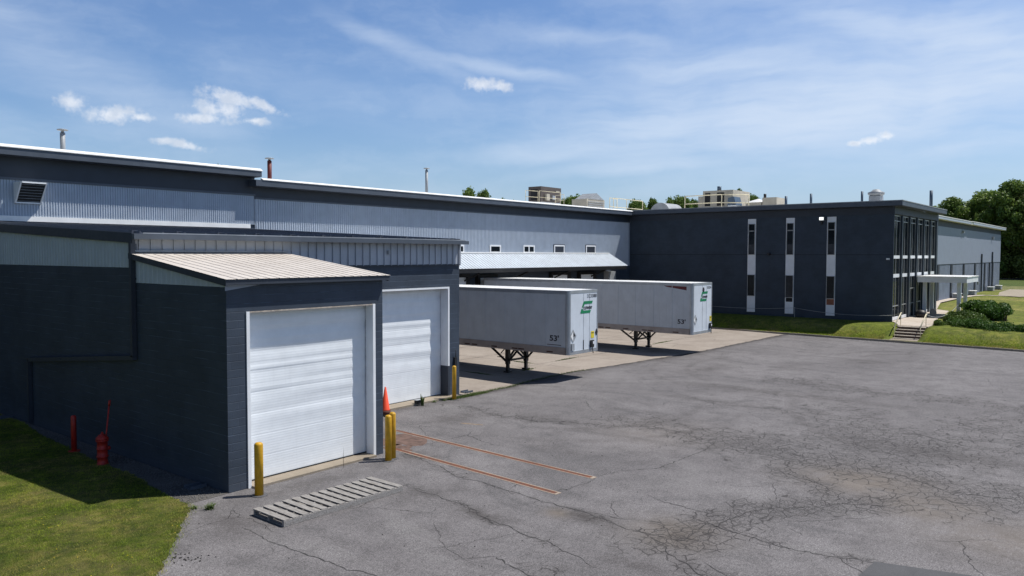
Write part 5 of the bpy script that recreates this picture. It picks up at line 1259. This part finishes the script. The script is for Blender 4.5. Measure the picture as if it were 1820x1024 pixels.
def weed(x, y, z, h, n, label, mat=None, spread=.12, leaf=.02):
    t = thing('weed', label, 'weed', (x, y, z), 'weeds in the yard joints')
    mb = MB(); r_ = random.Random(int(x*100+y*10))
    for k in range(n):
        a = r_.uniform(0, 6.28); L = spread*r_.uniform(.2, 1); H = h*r_.uniform(.5, 1); bx_, by_ = x+r_.uniform(-.3, .3)*spread, y+r_.uniform(-.3, .3)*spread
        nx_, ny_ = -math.sin(a)*leaf*.5, math.cos(a)*leaf*.5; mx_, my_ = bx_+math.cos(a)*L*.4, by_+math.sin(a)*L*.4; ex_, ey_ = bx_+math.cos(a)*L, by_+math.sin(a)*L
        mb.poly([(bx_-nx_, by_-ny_, z), (bx_+nx_, by_+ny_, z), (mx_+nx_, my_+ny_, z+H*.6), (mx_-nx_, my_-ny_, z+H*.6)]); mb.poly([(mx_-nx_, my_-ny_, z+H*.6), (mx_+nx_, my_+ny_, z+H*.6), (ex_, ey_, z+H)])
    mb.build('leaves', mat or M['weed'], t)
weed(9.52, 16.68, 0, .14, 70, 'bushy green weed on the asphalt left of the lone bollard', spread=.24, leaf=.018)
weed(9.30, 17.0, 0, .08, 30, 'flat weed in the asphalt seam at the end of the lawn', spread=.2)
weed(21.42, 21.82, 0, .55, 12, 'upright grey weed growing at the drain box', spread=.14, leaf=.05)
weed(13.75, 17.15, 0, .62, 3, 'single thin dead stalk before the nearer garage door', spread=.08, leaf=.008, mat=M['bark'])
for i, (x, y) in enumerate([(22.2, 21.98), (22.7, 21.9)]): weed(x, y, 0, .1, 24, ['low weed on the sill of the farther door, left of its bollard', 'low weed at the foot of the farther door bollard'][i], spread=.25)
# ground-hugging weeds along the seam between asphalt and apron
n = 2600; i = (RNG.uniform(0, 1, n)**2.2*30).astype(int); ed = np.array(dense)[i]
x = ed[:, 0]+RNG.normal(0, .25, n); y = ed[:, 1]+RNG.normal(-.03, .07, n)
x2 = RNG.uniform(22.9, 25.2, 2600); y2 = 21.85+RNG.normal(0, .10, 2600)
blades('seam_weeds', np.concatenate([x, x2]), np.concatenate([y, y2]), np.full(n+2600, .012), RNG.uniform(.02, .085, n+2600), .02, 1.4, M['weed'])
js = []
for (cx, cy, rx, ry, k) in ((30.6, 29.3, .7, .12, 900), (36.0, 25.2, .9, .07, 500), (33.4, 26.3, .06, .6, 400), (31.5, 24.4, .5, .08, 300), (47, 25.1, 1.2, .08, 500), (28.9, 25.5, .07, .8, 400)):
    js.append(np.stack([RNG.normal(cx, rx*.5, k), RNG.normal(cy, ry*.5, k)], 1))
js = np.concatenate(js); blades('joint_weeds', js[:, 0], js[:, 1], np.full(len(js), .024), RNG.uniform(.02, .08, len(js)), .022, 1.4, M['weed'])
# asphalt crumbs by the lawn edge
mb = MB(); r_ = random.Random(9)
for k in range(40):
    cx, cy = r_.choice([(7.62, 14.48), (7.72, 14.05), (7.55, 14.3)]); x, y, s = cx+r_.gauss(0, .12), cy+r_.gauss(0, .12), r_.uniform(.006, .022)
    mb.lathe(x, y, [(s, .0), (s*1.1, s*.5), (s*.5, s*1.1)], 5)
for k in range(70):
    x, y, s = r_.uniform(8.5, 20), r_.uniform(8, 16), r_.uniform(.005, .016); mb.lathe(x, y, [(s, .0), (s*1.1, s*.5), (s*.5, s*1.1)], 5)
mb.build('asphalt_crumbs', M['crack'])['kind'] = 'stuff'
